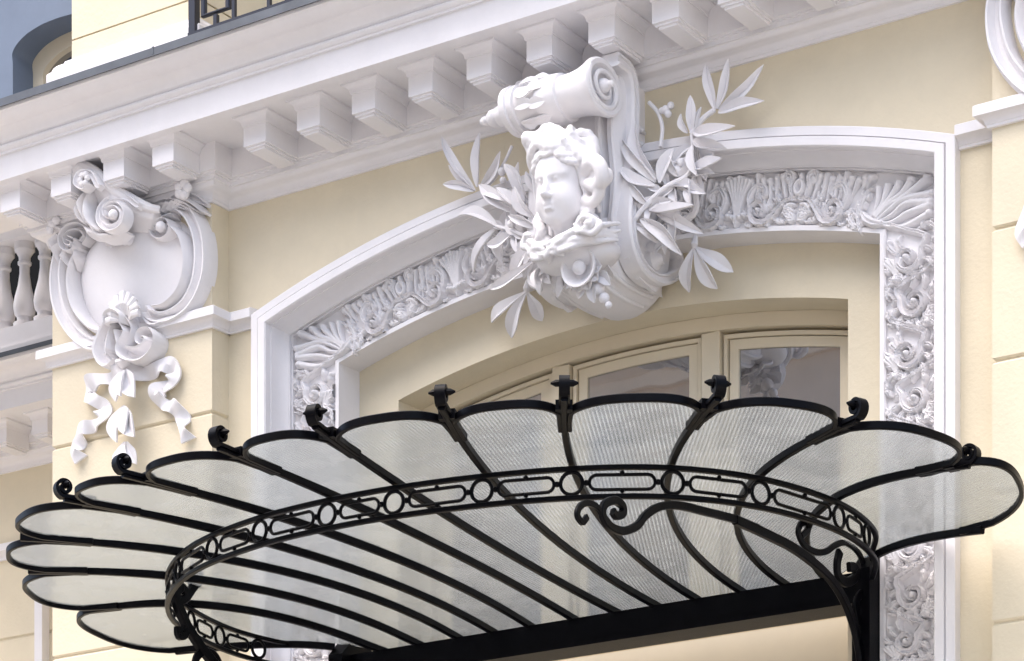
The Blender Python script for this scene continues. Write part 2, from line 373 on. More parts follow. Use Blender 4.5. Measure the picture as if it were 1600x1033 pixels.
# ---- arched surround (section q: 0 outer .. 1 inner)
sr = thing('door_surround', 'white moulded arched door surround carved with shells and scrolls', 'door surround', (0, 0, 0))
def sq(q):
    r = R_OUT - q * (R_OUT - R_IN); x = X_OUT - q * (X_OUT - X_IN); return r, x
def sur_path(q, z0=.14):
    r, x = sq(q); zt = arcz(r, x)
    return [(-x, z0), (-x, zt)] + arch_line(r, x, 56)[1:-1] + [(x, zt), (x, z0)]
def sur_strip(sec, name, material, parent, smooth=28):
    ps = [sur_path(q) for q, y in sec]
    rs = [[(ps[k][i][0], sec[k][1], ps[k][i][1]) for k in range(len(sec))] for i in range(len(ps[0]))]
    return MB().rings(rs, closed=True).build(name, material, parent, smooth)
sur_strip([(0, .03), (0, -.055), (.012, -.058), (.098, -.058), (.10, -.046), (.112, -.046), (.115, -.064), (.21, -.064), (.225, -.056), (.225, -.02), (.225, .05)], 'outer_fillet', M['white'], sr)
cav = arcpts((.238, -.018), (.315, .082), .17, 8)
sur_strip([(.225, .05), (.225, -.018)] + cav + [(.318, .086), (.33, .086), (.33, .108), (.345, .108), (.345, .2)], 'cavetto_moulding', M['white'], sr)
sur_strip([(.345, .2), (.345, .138), (.94, .138), (.94, .2)], 'relief_field', M['white'], sr)
sur_strip([(.94, .2), (.94, .122), (.955, .116), (1, .116), (1, .32), (.94, .32)], 'inner_fillet', M['white'], sr)

# ---- window in the arch
wi = thing('arched_window', 'cream framed arched window of three lights under the arch', 'window', (0, .55, 4.9))
def arch_ring(x0, x1, z0, r, fw_, y0, y1, name, material, parent, fb=None):
    n = 14
    def outl(a0, a1, zz, rr): return [(a0, zz), (a1, zz)] + [(a1 + (a0 - a1) * k / n, arcz(rr, a1 + (a0 - a1) * k / n)) for k in range(n + 1)]
    o = outl(x0, x1, z0, r); i = outl(x0 + fw_, x1 - fw_, z0 + (fb or fw_), r - fw_)
    rs = []
    for k in range(len(o)):
        rs.append([(o[k][0], y1, o[k][1]), (o[k][0], y0, o[k][1]), (i[k][0], y0, i[k][1]), (i[k][0], y1, i[k][1])])
    return MB().rings(rs, loop=True).build(name, material, parent, 30)
arch_ring(-X_OPEN + .001, X_OPEN - .001, 4.9, R_OPEN - .001, .07, .50, .60, 'outer_frame', M['wood'], wi)
MB().prism([(-X_OPEN + .05, 4.95), (X_OPEN - .05, 4.95)] + arch_line(R_OPEN - .05, X_OPEN - .05)[::-1], .585, .61).build('head_board', M['wood'], wi, 0)
for xm in (-.445, .455): 
    MB().box(xm - .052, xm + .052, .515, .58, 4.97, arcz(R_OPEN - .075, xm)).build('mullion', M['wood'], wi, 0)
for x0, x1 in ((-1.245, -.51), (-.38, .39), (.52, 1.245)):
    s_ = arch_ring(x0, x1, 5.0, R_OPEN - .088, .020, .535, .586, 'sash_rebate', M['wood'], wi)
    f = arch_ring(x0 + .028, x1 - .028, 5.03, R_OPEN - .112, .05, .548, .586, 'sash', M['wood'], wi)
    xa, xb = x0 + .076, x1 - .076; n = 10
    MB().prism([(xa, 5.09), (xb, 5.09)] + [(xb + (xa - xb) * k / n, arcz(R_OPEN - .160, xb + (xa - xb) * k / n)) for k in range(n + 1)], .560, .568).build('pane', M['glass'], f, 0)
# door leaves and lintel panel in the shade of the canopy
dr = thing('entrance_door', 'cream panelled door front in shade below the canopy beam', 'door', (0, .55, .14))
MB().box(-X_OPEN + .002, X_OPEN - .002, .44, .55, 4.35, 4.88).build('lintel_panel', M['wood'], dr, 0)
for k, x in enumerate((-1.0, -.335, .335, 1.0)):
    MB().box(x - .32, x + .32, .50, .56, .15, 4.34).build('door_leaf', M['wood'], dr, 0)
    MB().box(x - .22, x + .22, .48, .499, .5, 2.1).build('panel', M['wood'], dr, 0)
MB().box(.03, .06, .42, .48, 1.0, 1.4).build('handle', M['iron'], dr, 0)

# ---- storeys above
us = thing('upper_pier', 'cream pier with stepped white base standing above the cornice', 'pier', (-2.9, -.1, 8.06))
MB().box(-3.32, -2.40, -.1, 1.0, 8.02, 8.632).build('plaster_course', M['cream'], us, 0)
MB().box(-3.32, -2.40, -.1, 1.0, 8.642, 10.5).build('plaster_course', M['cream'], us, 0)
MB().box(-3.30, -2.42, -.085, .9, 8.6, 8.7).build('core', M['cream'], us, 0)
moulding(MB(), [(-3.32, 1), (-3.32, -.1), (-2.40, -.1), (-2.40, 1)], [(-.02, 8.0), (.10, 8.0), (.10, 8.43), (.085, 8.445)] + arcpts((.08, 8.447), (.03, 8.50), -.15, 6) + [(.028, 8.515), (-.02, 8.525)]).build('base', M['white'], us)
dm = thing('arched_bay', 'blue grey metal clad arched bay at the top left corner', 'bay window', (-4, .3, 8.06))
pts = [onY(u, v, .3) for u, v in ((20, 150), (20, 100), (20, 80), (36, 58), (60, 41), (85, 30), (112, 22), (135, 18))]
pl = [(p.x, p.z) for p in pts]; pl = [(pl[0][0], 8.0)] + pl[1:]
right_x = -3.2
b = MB()
poly = [(-6.5, 8.0), (pl[0][0], 8.0)] + [tuple(q) for q in catmull(pl[1:], 5)] + [(right_x, pl[-1][1] + .01), (right_x, 11), (-6.5, 11)]
b.prism(poly, .3, .36).build('cladding', M['zinc'], dm, 30)
cur = [(pl[0][0], 8.0)] + [tuple(q) for q in catmull(pl[1:], 5)] + [(right_x, pl[-1][1] + .01)]
rs = [[(x, .36, z), (x, .48, z), (x - .05, .48, z + .05), (x - .05, .36, z + .05)] for x, z in cur]
MB().rings(rs).build('reveal', M['zinc'], dm, 40)
rs = [[(x - .02, .47, z + .02), (x + .085, .47, z - .08), (x + .085, .52, z - .08), (x - .02, .52, z + .02)] for x, z in cur]
MB().rings(rs).build('window_frame', M['wood'], dm, 40)
MB().box(cur[0][0] - .1, right_x, .51, .515, 8.0, 9.4).build('pane', M['glass'], dm, 0)
MB().box(-6.5, -3.4, .24, .30, 9.62, 9.68).build('gutter', M['coping'], dm, 0)
MB().box(-2.42, 7, .55, .8, 8.05, 12).build('upper_wall', M['cream'], fw, 0)
MB().box(-3.38, 14, 1.0, 14, 0, 13.2).build('house_light_block', M['cream'], fw, 0)  # unseen mass, added to stop light coming through from behind

ra = thing('balcony_railing', 'dark navy ironwork balcony railing above the cornice', 'railing', (-1.5, -.2, 8.06))
MB().box(-2.36, 2.5, -.225, -.175, 8.10, 8.135).build('bottom_rail', M['navy'], ra, 0)
MB().box(-2.36, 2.5, -.225, -.175, 8.36, 8.385).build('middle_rail', M['navy'], ra, 0)
MB().box(-2.36, 2.5, -.23, -.17, 9.05, 9.09).build('top_rail', M['navy'], ra, 0)
x = -2.335
while x < 2.4:
    MB().box(x - .022, x + .022, -.222, -.178, 8.06, 9.05).build('post', M['navy'], ra, 0)
    for xa, xb in ((x + .07, x + .24), (x + .56, x + .73)):
        MB().bar([(xa, -.2, 8.46), (xb, -.2, 8.46), (xb, -.2, 8.92), (xa, -.2, 8.92)], .03, .03, (0, 1, 0), loop=True).build('frame_panel', M['navy'], ra, 0)
        MB().box((xa + xb) / 2 - .012, (xa + xb) / 2 + .012, -.212, -.188, 8.385, 8.445).build('stud', M['navy'], ra, 0)
    MB().tube([(x + .4 + .11 * math.cos(a), -.2, 8.60 + .11 * math.sin(a)) for a in [2 * math.pi * k / 24 for k in range(24)]], .012, 6, loop=True).build('circle', M['navy'], ra)
    for xx in (x + .28, x + .52): MB().box(xx - .01, xx + .01, -.21, -.19, 8.385, 9.05).build('bar', M['navy'], ra, 0)
    x += .8

# ---- neighbouring wing, set back at the left
wg = thing('side_wing', 'recessed cream wing with its own white cornice at far left', 'building', (-5.5, 2, 0))
WJ = [0, .6, 1.2, 1.8, 2.4, 3.0, 3.6, 4.2, 4.81, 5.42, 6.026, 6.60, 7.3]
MB().box(-12, -3.3, 2.012, 2.6, 0, 7.4).build('core', M['cream'], wg, 0)
for z0, z1 in zip(WJ[:-1], WJ[1:]):
    MB().rings([[(-12, 2.5, z), (-12, 2 + k, z), (-3.3, 2 + k, z), (-3.3, 2.5, z)] for z, k in ((z0 + .006, .01), (z0 + .014, 0), (z1 - .014, 0), (z1 - .006, .01))]).build('plaster_course', M['cream'], wg, 25)
moulding(MB(), [(-12, 2), (-3.44, 2)], [(-.02, 6.56), (.02, 6.56), (.022, 6.58), (.05, 6.61), (.06, 6.612), (.06, 6.66), (-.02, 6.67)]).build('string_course', M['white'], wg)
MB().box(-5.56, -5.49, 1.93, 2.0, 0, 6.555).build('jamb_strip', M['white'], wg, 0)
moulding(MB(), [(-12, 2), (-3.44, 2)], [(o, z - Z_BED + 7.15) for o, z in bed[:-2]] + [(.132, 7.365), (-.03, 7.365)]).build('bed_moulding', M['white'], wg)
moulding(MB(), [(-12, 2), (-3.44, 2)], [(-.02, 7.365), (.5, 7.365), (.5, 7.485), (.515, 7.487), (.515, 7.5)] + arcpts((.52, 7.502), (.52, 7.53), -.4, 6) + [(.535, 7.535)] + arcpts((.54, 7.537), (.59, 7.58), .15, 5) + arcpts((.592, 7.582), (.65, 7.612), -.12, 5) + [(.66, 7.615), (.66, 7.64), (-.02, 7.67)]).build('corona', M['white'], wg)
moulding(MB(), [(-12, 2), (-3.44, 2)], [(-.02, 7.672), (.665, 7.642), (.675, 7.63), (.678, 7.63), (.678, 7.66), (-.02, 7.69)]).build('coping', M['coping'], wg, 20)
for x in (-6.36, -5.99, -5.62, -5.25, -4.88, -4.51, -4.14): put_modillion(x, 1.872, mm2, mc2, 7.365, wg, .95)
bl = thing('balustrade', 'white stone balustrade on top of the recessed wing cornice', 'balustrade', (-5, 1.7, 7.68))
MB().box(-9, -3.46, 1.56, 1.86, 7.68, 7.80).build('plinth', M['white'], bl, 0)
MB().box(-9, -3.46, 1.59, 1.83, 7.80, 7.94).build('bottom_rail', M['white'], bl, 0)
moulding(MB(), [(-9, 1.6), (-3.46, 1.6)], [(-.2, 8.52), (.0, 8.52), (.02, 8.55), (.04, 8.56), (.04, 8.62), (.02, 8.64), (-.2, 8.66)]).build('top_rail', M['white'], bl)
MB().box(-16, -3.4, 3.0, 3.2, 7.5, 13.2).build('loggia_wall', M['shade'], wg, 0)  # wall coloured as darkness, so the gaps between balusters read as shaded
MB().box(-16, -3.4, 3.2, 14, 0, 13.2).build('house_light_block', M['cream'], wg, 0)  # unseen mass behind the wing, added to block light from the back
bprof = [(0, .075), (.05, .075), (.052, .055), (.07, .05), (.09, .052), (.11, .068), (.16, .076), (.22, .066), (.30, .045), (.38, .034), (.43, .034), (.44, .046), (.455, .046), (.46, .038), (.49, .04), (.52, .058), (.53, .068), (.58, .068)]
bal_me = None
for k in range(12):
    x = -5.07 - k * .183
    if bal_me is None:
        o = MB().lathe(bprof, (0, 0, 0), (0, 0, 1), (1, 0, 0), 14).build('baluster', M['white'], bl); bal_me = o.data; o.matrix_parent_inverse = bl.matrix_world.inverted()
    else:
        o = bpy.data.objects.new('baluster', bal_me); COL.objects.link(o); o.parent = bl; o.matrix_parent_inverse = bl.matrix_world.inverted()
    o.location = (x, 1.71, 7.94)

# ---- building across the street (seen in the window panes)
ob = thing('opposite_building', 'beige house across the street mirrored in the window panes', 'building', (-8, -18, 0))
MB().box(-30, 6, -30, -18, 0, 13.7).build('wall', M['beige'], ob, 0)
moulding(MB(), [(6, -18), (-30, -18)], [(-.05, 13.35), (.1, 13.35), (.15, 13.5), (.5, 13.58), (.5, 13.75), (.6, 13.85), (-.05, 13.95)]).build('cornice', M['trim'], ob)
MB().box(-30, 6, -30, -18.6, 13.8, 16.4).build('attic_wall', M['trim'], ob, 0)
for x in np.arange(-28, 5, 2.6):
    for z in (1.2, 4.7, 8.2):
        f = MB().box(x - .75, x + .75, -18.0, -17.92, z - .1, z + 2.3).build('window', M['trim'], ob, 0)
        MB().box(x - .55, x + .55, -17.92, -17.91, z, z + 2.1).build('pane', M['glass'], f, 0)
    f = MB().box(x - .75, x + .75, -18.6, -18.5, 14.0, 15.7).build('window', M['white'], ob, 0)
    MB().box(x - .6, x + .6, -18.5, -18.49, 14.1, 15.6).build('pane', M['glass'], f, 0)
for x in (-22.7, -17.5, -12.3, -7.1, -1.9):
    f = MB().box(x - .8, x + .8, -18.0, -17.9, 11.4, 13.25).build('window', M['white'], ob, 0)
    MB().box(x - .62, x + .62, -17.9, -17.89, 11.55, 13.1).build('pane', M['glass'], f, 0)

# ================================================================== GLASS CANOPY
ca = thing('glass_canopy', 'black iron fan shaped canopy with scalloped ribbed glass over the entrance', 'canopy', (0, -.9, 4.98))
RIBS = [((1284, 906), (1310, 786), (1515, 733), 5.05), ((1221, 916.5), (1190, 750), (1340, 662), 5.10), ((1153, 927), (1050, 733), (1122, 628), 5.10),
        ((1082, 937.5), (894, 736), (882, 628), 5.10), ((1019, 948), (756, 744), (690, 642), 5.10), ((956, 958.5), (617, 763), (492, 672), 5.10),
        ((891, 968), (514, 782), (342, 705), 5.10), ((823, 979), (411, 810), (192, 747), 5.10), ((765, 988), (327, 835), (100, 785), 5.10),
        ((710, 996), (272, 871), (32, 846), 5.10), ((647, 1006), (266, 910), (45, 898), 5.09), ((587, 1017), (264, 952), (132, 961), 5.08)]
def lag(B, Rg, T, tr=.66, n=24):
    out = []
    for k in range(n + 1):
        t = k / n
        a = (t - tr) * (t - 1) / (tr * 1); b_ = t * (t - 1) / (tr * (tr - 1)); c = t * (t - tr) / (1 - tr)
        out.append(B * a + Rg * b_ + T * c)
    return out
ribs = []
for bm_, rg, tp, zt in RIBS:
    B = onY(*bm_, .1); Rg = onZ(*rg, 5.055); T = onZ(*tp, zt); B.z = 5.0; Rg.z = 5.085; T.z += .02
    L1 = (Rg - B).length; L2 = (T - Rg).length
    cu = lag(B, Rg, T, L1 / (L1 + L2)); e0 = cu[0] + (cu[0] - cu[1]) * ((.27 - cu[0].y) / max((cu[0] - cu[1]).y, .02)); e0.z = 4.995; cu[0] = e0
    ribs.append(cu)
endR = lag(Vector((1.58, .06, 5.03)), Vector((1.80, -.02, 5.05)), onZ(1535, 828, 4.985), .45)
endL = lag(Vector((-1.58, .06, 5.03)), Vector((-1.86, -.10, 5.05)), onZ(275, 1018, 5.045), .45)
allr = [endR] + ribs + [endL]
def rail_pt(th, a=1.815, b_=1.76, n=2.45, y0=-.27):
    c, s_ = math.cos(th), math.sin(th)
    return (a * math.copysign(abs(c) ** (2 / n), c), y0 - b_ * math.copysign(abs(s_) ** (2 / n), s_))
plan = [tuple(q) for q in catmull([(1.60, .03), (1.75, -.24), (1.825, -.58), (1.82, -.9), (1.735, -1.24), (1.57, -1.52), (1.33, -1.73), (.94, -1.905), (.45, -2.015), (0, -2.04), (-.45, -1.99), (-.93, -1.83), (-1.33, -1.55), (-1.62, -1.2), (-1.77, -.82), (-1.84, -.45), (-1.81, -.12), (-1.72, .05)], 24)]
def arclen(P):
    s_ = [0]
    for a, b_ in zip(P[:-1], P[1:]): s_.append(s_[-1] + math.hypot(b_[0] - a[0], b_[1] - a[1]))
    return np.array(s_)
plan = np.array(plan); psl = arclen(plan)
def at_s(s_):
    x = np.interp(s_, psl, plan[:, 0]); y = np.interp(s_, psl, plan[:, 1]); return x, y
def tan_s(s_):
    a = np.array(at_s(min(s_ + .01, psl[-1]))); b_ = np.array(at_s(max(s_ - .01, 0))); d = a - b_; return d / np.linalg.norm(d)
g = bpy.data.objects.new('ring_girder', None)
rail = [at_s(s_) for s_ in np.linspace(0, psl[-1], 110)]
gird = MB().bar([(x, y, 5.052) for x, y in rail], .026, .021).build('ring_girder', M['iron'], ca)
bpy.data.objects.remove(g)
MB().bar([(x, y, 4.930) for x, y in rail], .026, .021).build('bottom_rail', M['iron'], gird)
# circles under every rib and long links between them
def ring_at(s_, w, h, name, r=.0075):
    """stadium of width w and height h standing in the ring at arc length s_"""
    pts = []; hw = max(w - h, 0) / 2; rad = h / 2; n = 10
    for k in range(n + 1): a = -math.pi / 2 + math.pi * k / n; pts.append((hw + rad * math.cos(a), rad * math.sin(a)))
    for k in range(n + 1): a = math.pi / 2 + math.pi * k / n; pts.append((-hw + rad * math.cos(a), rad * math.sin(a)))
    P = []
    for a, z in pts:
        x, y = at_s(min(max(s_ + a, 0), psl[-1])); P.append((x, y, 4.991 + z))
    return MB().tube(P, r, 6, loop=True).build(name, M['iron'], gird)
ss = []
for c in ribs:
    p = c[int(24 * .6):]; d = min((abs((q[0] - plan[:, 0]) + 0j + 1j * (q[1] - plan[:, 1]))).min() for q in p)
    best = None
    for q in c:
        dd = np.hypot(plan[:, 0] - q[0], plan[:, 1] - q[1]); k = dd.argmin()
        if best is None or dd[k] < best[0]: best = (dd[k], psl[k])
    ss.append(best[1])
ss = sorted(ss)
marks = [ss[0] - .33] + ss + [ss[-1] + .33, ss[-1] + .66]
for i, s_ in enumerate(marks):
    if s_ < .05 or s_ > psl[-1] - .05: continue
    ring_at(s_, .094, .094, 'circle', .0085)
for a, b_ in zip(marks[:-1], marks[1:]):
    if a < 0: a = 0
    if b_ > psl[-1]: continue
    m_ = (a + b_) / 2; w = b_ - a - .15
    if w < .09: continue
    ring_at(m_, w, .062, 'link')
    for e in (m_ - w / 2 - .013, m_ + w / 2 + .013):
        x, y = at_s(e); MB().ball((x, y, 4.991), .013, 8).build('bead', M['iron'], gird)
    x, y = at_s(m_)
    for z in (5.028, 4.954): MB().ball((x, y, z), .011, 8).build('bead', M['iron'], gird)
# ribs
for c in allr: MB().bar(c, .028, .036).build('rib', M['iron'], ca)
# lobes: rim bar and glass
def lobe_end(c0, c1, i, n=28):
    """rim curve of one scallop"""
    k0 = 22; p0, p1 = c0[k0], c1[k0]
    d = ((c0[-1] - c0[-4]).normalized() + (c1[-1] - c1[-4]).normalized()).normalized()
    d.z = .03; w = (p1 - p0).length
    h = min(.26, .09 + .24 * w) + (.10 if i == 0 else .03 if i < 3 else .07 if i > 7 else .03 if i > 5 else 0)
    out = []
    for k in range(n + 1):
        s_ = k / n; q = abs(2 * s_ - 1); bl_ = (max(0, 1 - q ** 2.3)) ** .5
        p = p0.lerp(p1, .5 - .5 * math.copysign(abs(1 - 2 * s_) ** .88, 1 - 2 * s_)) + d * (h * bl_)
        out.append(p)
    return out, d
for i in range(len(allr) - 1):
    c0, c1 = allr[i], allr[i + 1]
    rim, d = lobe_end(c0, c1, i)
    lead0 = [c0[20].lerp(c0[22], t) + (c1[21] - c0[21]).normalized() * .019 for t in (.5, .85)]
    lead1 = [c1[22].lerp(c1[20], t) - (c1[21] - c0[21]).normalized() * .019 for t in (.15, .5)]
    MB().bar(lead0 + rim[1:-1] + lead1, .020, .034).build('rim_bar', M['iron'], ca)
    # glass pane, solid 8 mm, resting on the ribs
    nt, ns = 26, 28; top = []
    for a in range(nt + 1):
        t = a / nt; row = []
        for k in range(ns + 1):
            q0 = c0[23] ; s_ = k / ns
            f = t * 22; j = min(int(f), 21); fr = f - j
            base = (c0[j].lerp(c0[j + 1], fr)).lerp(c1[j].lerp(c1[j + 1], fr), .5 - .5 * math.copysign(abs(1 - 2 * s_) ** (1 - .28 * t), 1 - 2 * s_) if False else s_)
            e = base
            if t > .8:
                wgt = ((t - .8) / .2)
                tgt = rim[k]
                e = base.lerp(tgt, wgt ** 1.6)
            e = Vector(e); e.z += .027 - (.016 * min(1, (t - .8) / .2) if t > .8 else 0)
            row.append(e)
        top.append(row)
    nn = (nt + 1) * (ns + 1)
    vs = [p for r_ in top for p in r_] + [p - Vector((0, 0, .008)) for r_ in top for p in r_]
    fs = []; W = ns + 1
    for a in range(nt):
        for k in range(ns):
            q = (a * W + k, a * W + k + 1, (a + 1) * W + k + 1, (a + 1) * W + k); fs.append(q); fs.append(tuple(nn + z for z in q[::-1]))
    bnd = [k for k in range(W)] + [a * W + ns for a in range(1, nt + 1)] + [nt * W + k for k in range(ns - 1, -1, -1)] + [a * W for a in range(nt - 1, 0, -1)]
    for a, b_ in zip(bnd, bnd[1:] + bnd[:1]): fs.append((a, b_, nn + b_, nn + a))
    o = MB().add(vs, fs).build('glass_pane', M['reeded'], ca, 60)
    # reeds run along the fall of each pane
    uvl = o.data.uv_layers.new(name='UVMap')
    ax = (c1[14] - c0[14]).normalized(); ax.z = 0; tx = (c0[23] - c0[4]); tx.z = 0; tx.normalize()
    tang = (c0[22] - c0[6] + c1[22] - c1[6]); tang.z = 0; tang.normalize(); ax = Vector((-tang.y, tang.x, 0))
    for lp in o.data.loops:
        p = o.data.vertices[lp.vertex_index].co; uvl.data[lp.index].uv = (p.x * ax.x + p.y * ax.y, p.x * tang.x + p.y * tang.y)
# curls on the rib ends
for c in ribs[:9]:
    d = (c[-1] - c[-4]); d.z = 0; d.normalize(); o = c[-1]
    P2 = [(-.10, .0), (-.02, .005), (.04, .02)] + [(.065 - (q[0]), .085 + q[1]) for q in spiral((0, 0), .062, math.pi * 1.25, 1.35, 26, .28, -1)]
    P2 = [(-.12, .0), (-.05, .0), (.0, .004)] + spiral((.0, .044), .043, -1.3, 1.5, 30, .25, 1)
    path = [o + d * a + Vector((0, 0, z)) for a, z in P2]
    sd = d.cross(Vector((0, 0, 1)))
    k = MB(); rs = []
    for i, p in enumerate(path):
        t = (path[min(i + 1, len(path) - 1)] - path[max(i - 1, 0)]).normalized(); nr = sd.cross(t).normalized(); hw = .023 * (1 - .25 * i / len(path)); th = .007
        rs.append([p + sd * hw + nr * th, p + sd * hw - nr * th, p - sd * hw - nr * th, p - sd * hw + nr * th])
    k.rings(rs); k = k.build('curl', M['iron'], ca, 40)
    MB().tube([path[-1] - sd * .055, path[-1] - sd * .035, path[-1] + sd * .035, path[-1] + sd * .055], [.004, .014, .014, .004], 8).build('pin', M['iron'], k)
    e = c[-2]; MB().box(-.034, .034, -.022, .022, -.02, .02).build('clamp', M['iron'], k, 0).matrix_world = Matrix.Translation(e + Vector((0, 0, .005))) @ Matrix.Rotation(math.atan2(d.y, d.x) + math.pi / 2, 4, 'Z')
# wall beam and posts
MB().box(-1.54, 1.54, .10, .29, 4.862, 4.988).build('wall_beam', M['iron'], ca, 0)
MB().box(-1.54, 1.54, .08, .28, 4.84, 4.862).build('beam_flange', M['iron'], ca, 0)
for sx in (-1, 1):
    po = MB().rings([[(sx * 1.50, .28, z), (sx * 1.50, y, z), (sx * 1.592, y, z), (sx * 1.592, .28, z)] for z, y in ((2.9, .10), (3.0, .02), (4.98, .02), (5.06, .10))]).build('wall_post', M['iron'], ca, 20)
    X = sx * 1.545
    if sx < 0: continue
    br = MB()
    main = [(.04, 3.1), (.035, 4.0), (.03, 4.35), (.015, 4.56), (-.08, 4.735), (-.27, 4.86), (-.585, 4.921), (-.88, 4.931), (-1.17, 4.929)]
    path = [(X, q[0], q[1]) for q in catmull(main, 6)]
    br = MB().bar(path, .042, .03, (1, 0, 0)).build('bracket', M['iron'], ca)
    upper = [(.03, 4.62), (-.02, 4.85), (-.16, 4.98), (-.40, 4.985), (-.8, 4.96), (-1.2, 4.945)]
    def strip2(pts, w, t, nm):
        MB().bar([(X, a, z) for a, z in pts], w, t, (1, 0, 0)).build(nm, M['iron'], br)
    # leading scroll at the free end, traced in the bracket plane
    tr = [(1185, 826), (1150, 812), (1100, 799), (1060, 790), (1030, 792), (1008, 806), (995, 822), (972, 830), (950, 820), (941, 803), (945, 788), (960, 782), (972, 790), (973, 802), (963, 806), (957, 799)]
    sc = [(p.y, p.z) for p in (onX(u, v, 1.545) for u, v in tr)]
    strip2([tuple(q) for q in catmull(sc, 5)], .034, .024, 'scroll')
    tr = [(955, 822), (942, 806), (932, 792), (917, 786), (905, 793), (902, 806), (910, 816), (917, 808)]
    sc = [(p.y, p.z) for p in (onX(u, v, 1.545) for u, v in tr)]
    strip2([tuple(q) for q in catmull(sc, 5)], .026, .018, 'scroll')
    tr = [(1252, 838), (1262, 828), (1262, 818), (1252, 818), (1247, 832), (1255, 850), (1272, 862), (1290, 862), (1305, 852), (1322, 848), (1340, 862), (1350, 885), (1352, 905)]
    sc = [(p.y, p.z) for p in (onX(u, v, 1.545) for u, v in tr)]
    strip2([tuple(q) for q in catmull(sc, 5)], .03, .016, 'scroll')
    tr = [(1312, 862), (1308, 880), (1310, 900), (1322, 910), (1336, 902), (1336, 888), (1326, 886)]
    sc = [(p.y, p.z) for p in (onX(u, v, 1.545) for u, v in tr)]
    strip2([tuple(q) for q in catmull(sc, 5)], .045, .022, 'scroll')
    tr = [(1348, 990), (1340, 965), (1338, 940), (1348, 926), (1358, 932), (1356, 946)]
    sc = [(p.y, p.z) for p in (onX(u, v, 1.545) for u, v in tr)]
    strip2([tuple(q) for q in catmull(sc, 5)], .04, .016, 'scroll')

# left bracket, seen almost edge on
def tracedL(pts, w, t, nm, parent):
    sc = [(p.y, p.z) for p in (onX(u, v, -1.545) for u, v in pts)]
    return MB().bar([(-1.545, a, z) for a, z in catmull(sc, 5)], w, t, (1, 0, 0)).build(nm, M['iron'], parent)
brl = MB().bar([(-1.545, q[0], q[1]) for q in catmull([(.04, 3.1), (.03, 3.9), (-.10, 4.25), (-.42, 4.5), (-.80, 4.66), (-1.0, 4.76), (-1.17, 4.885), (-1.26, 5.0), (-1.28, 5.04)], 6)], .05, .04, (1, 0, 0)).build('bracket', M['iron'], ca)
tracedL([(300, 880), (308, 890), (312, 902), (306, 912), (299, 906), (303, 898)], .045, .03, 'scroll', brl)
tracedL([(312, 905), (300, 920), (290, 934), (280, 938), (276, 926), (284, 918), (290, 926)], .045, .026, 'scroll', brl)
tracedL([(276, 940), (284, 958), (290, 974), (288, 990), (280, 992), (279, 980)], .05, .03, 'scroll', brl)
tracedL([(304, 1040), (308, 1026), (320, 1018), (335, 1024), (344, 1040)], .04, .02, 'scroll', brl)

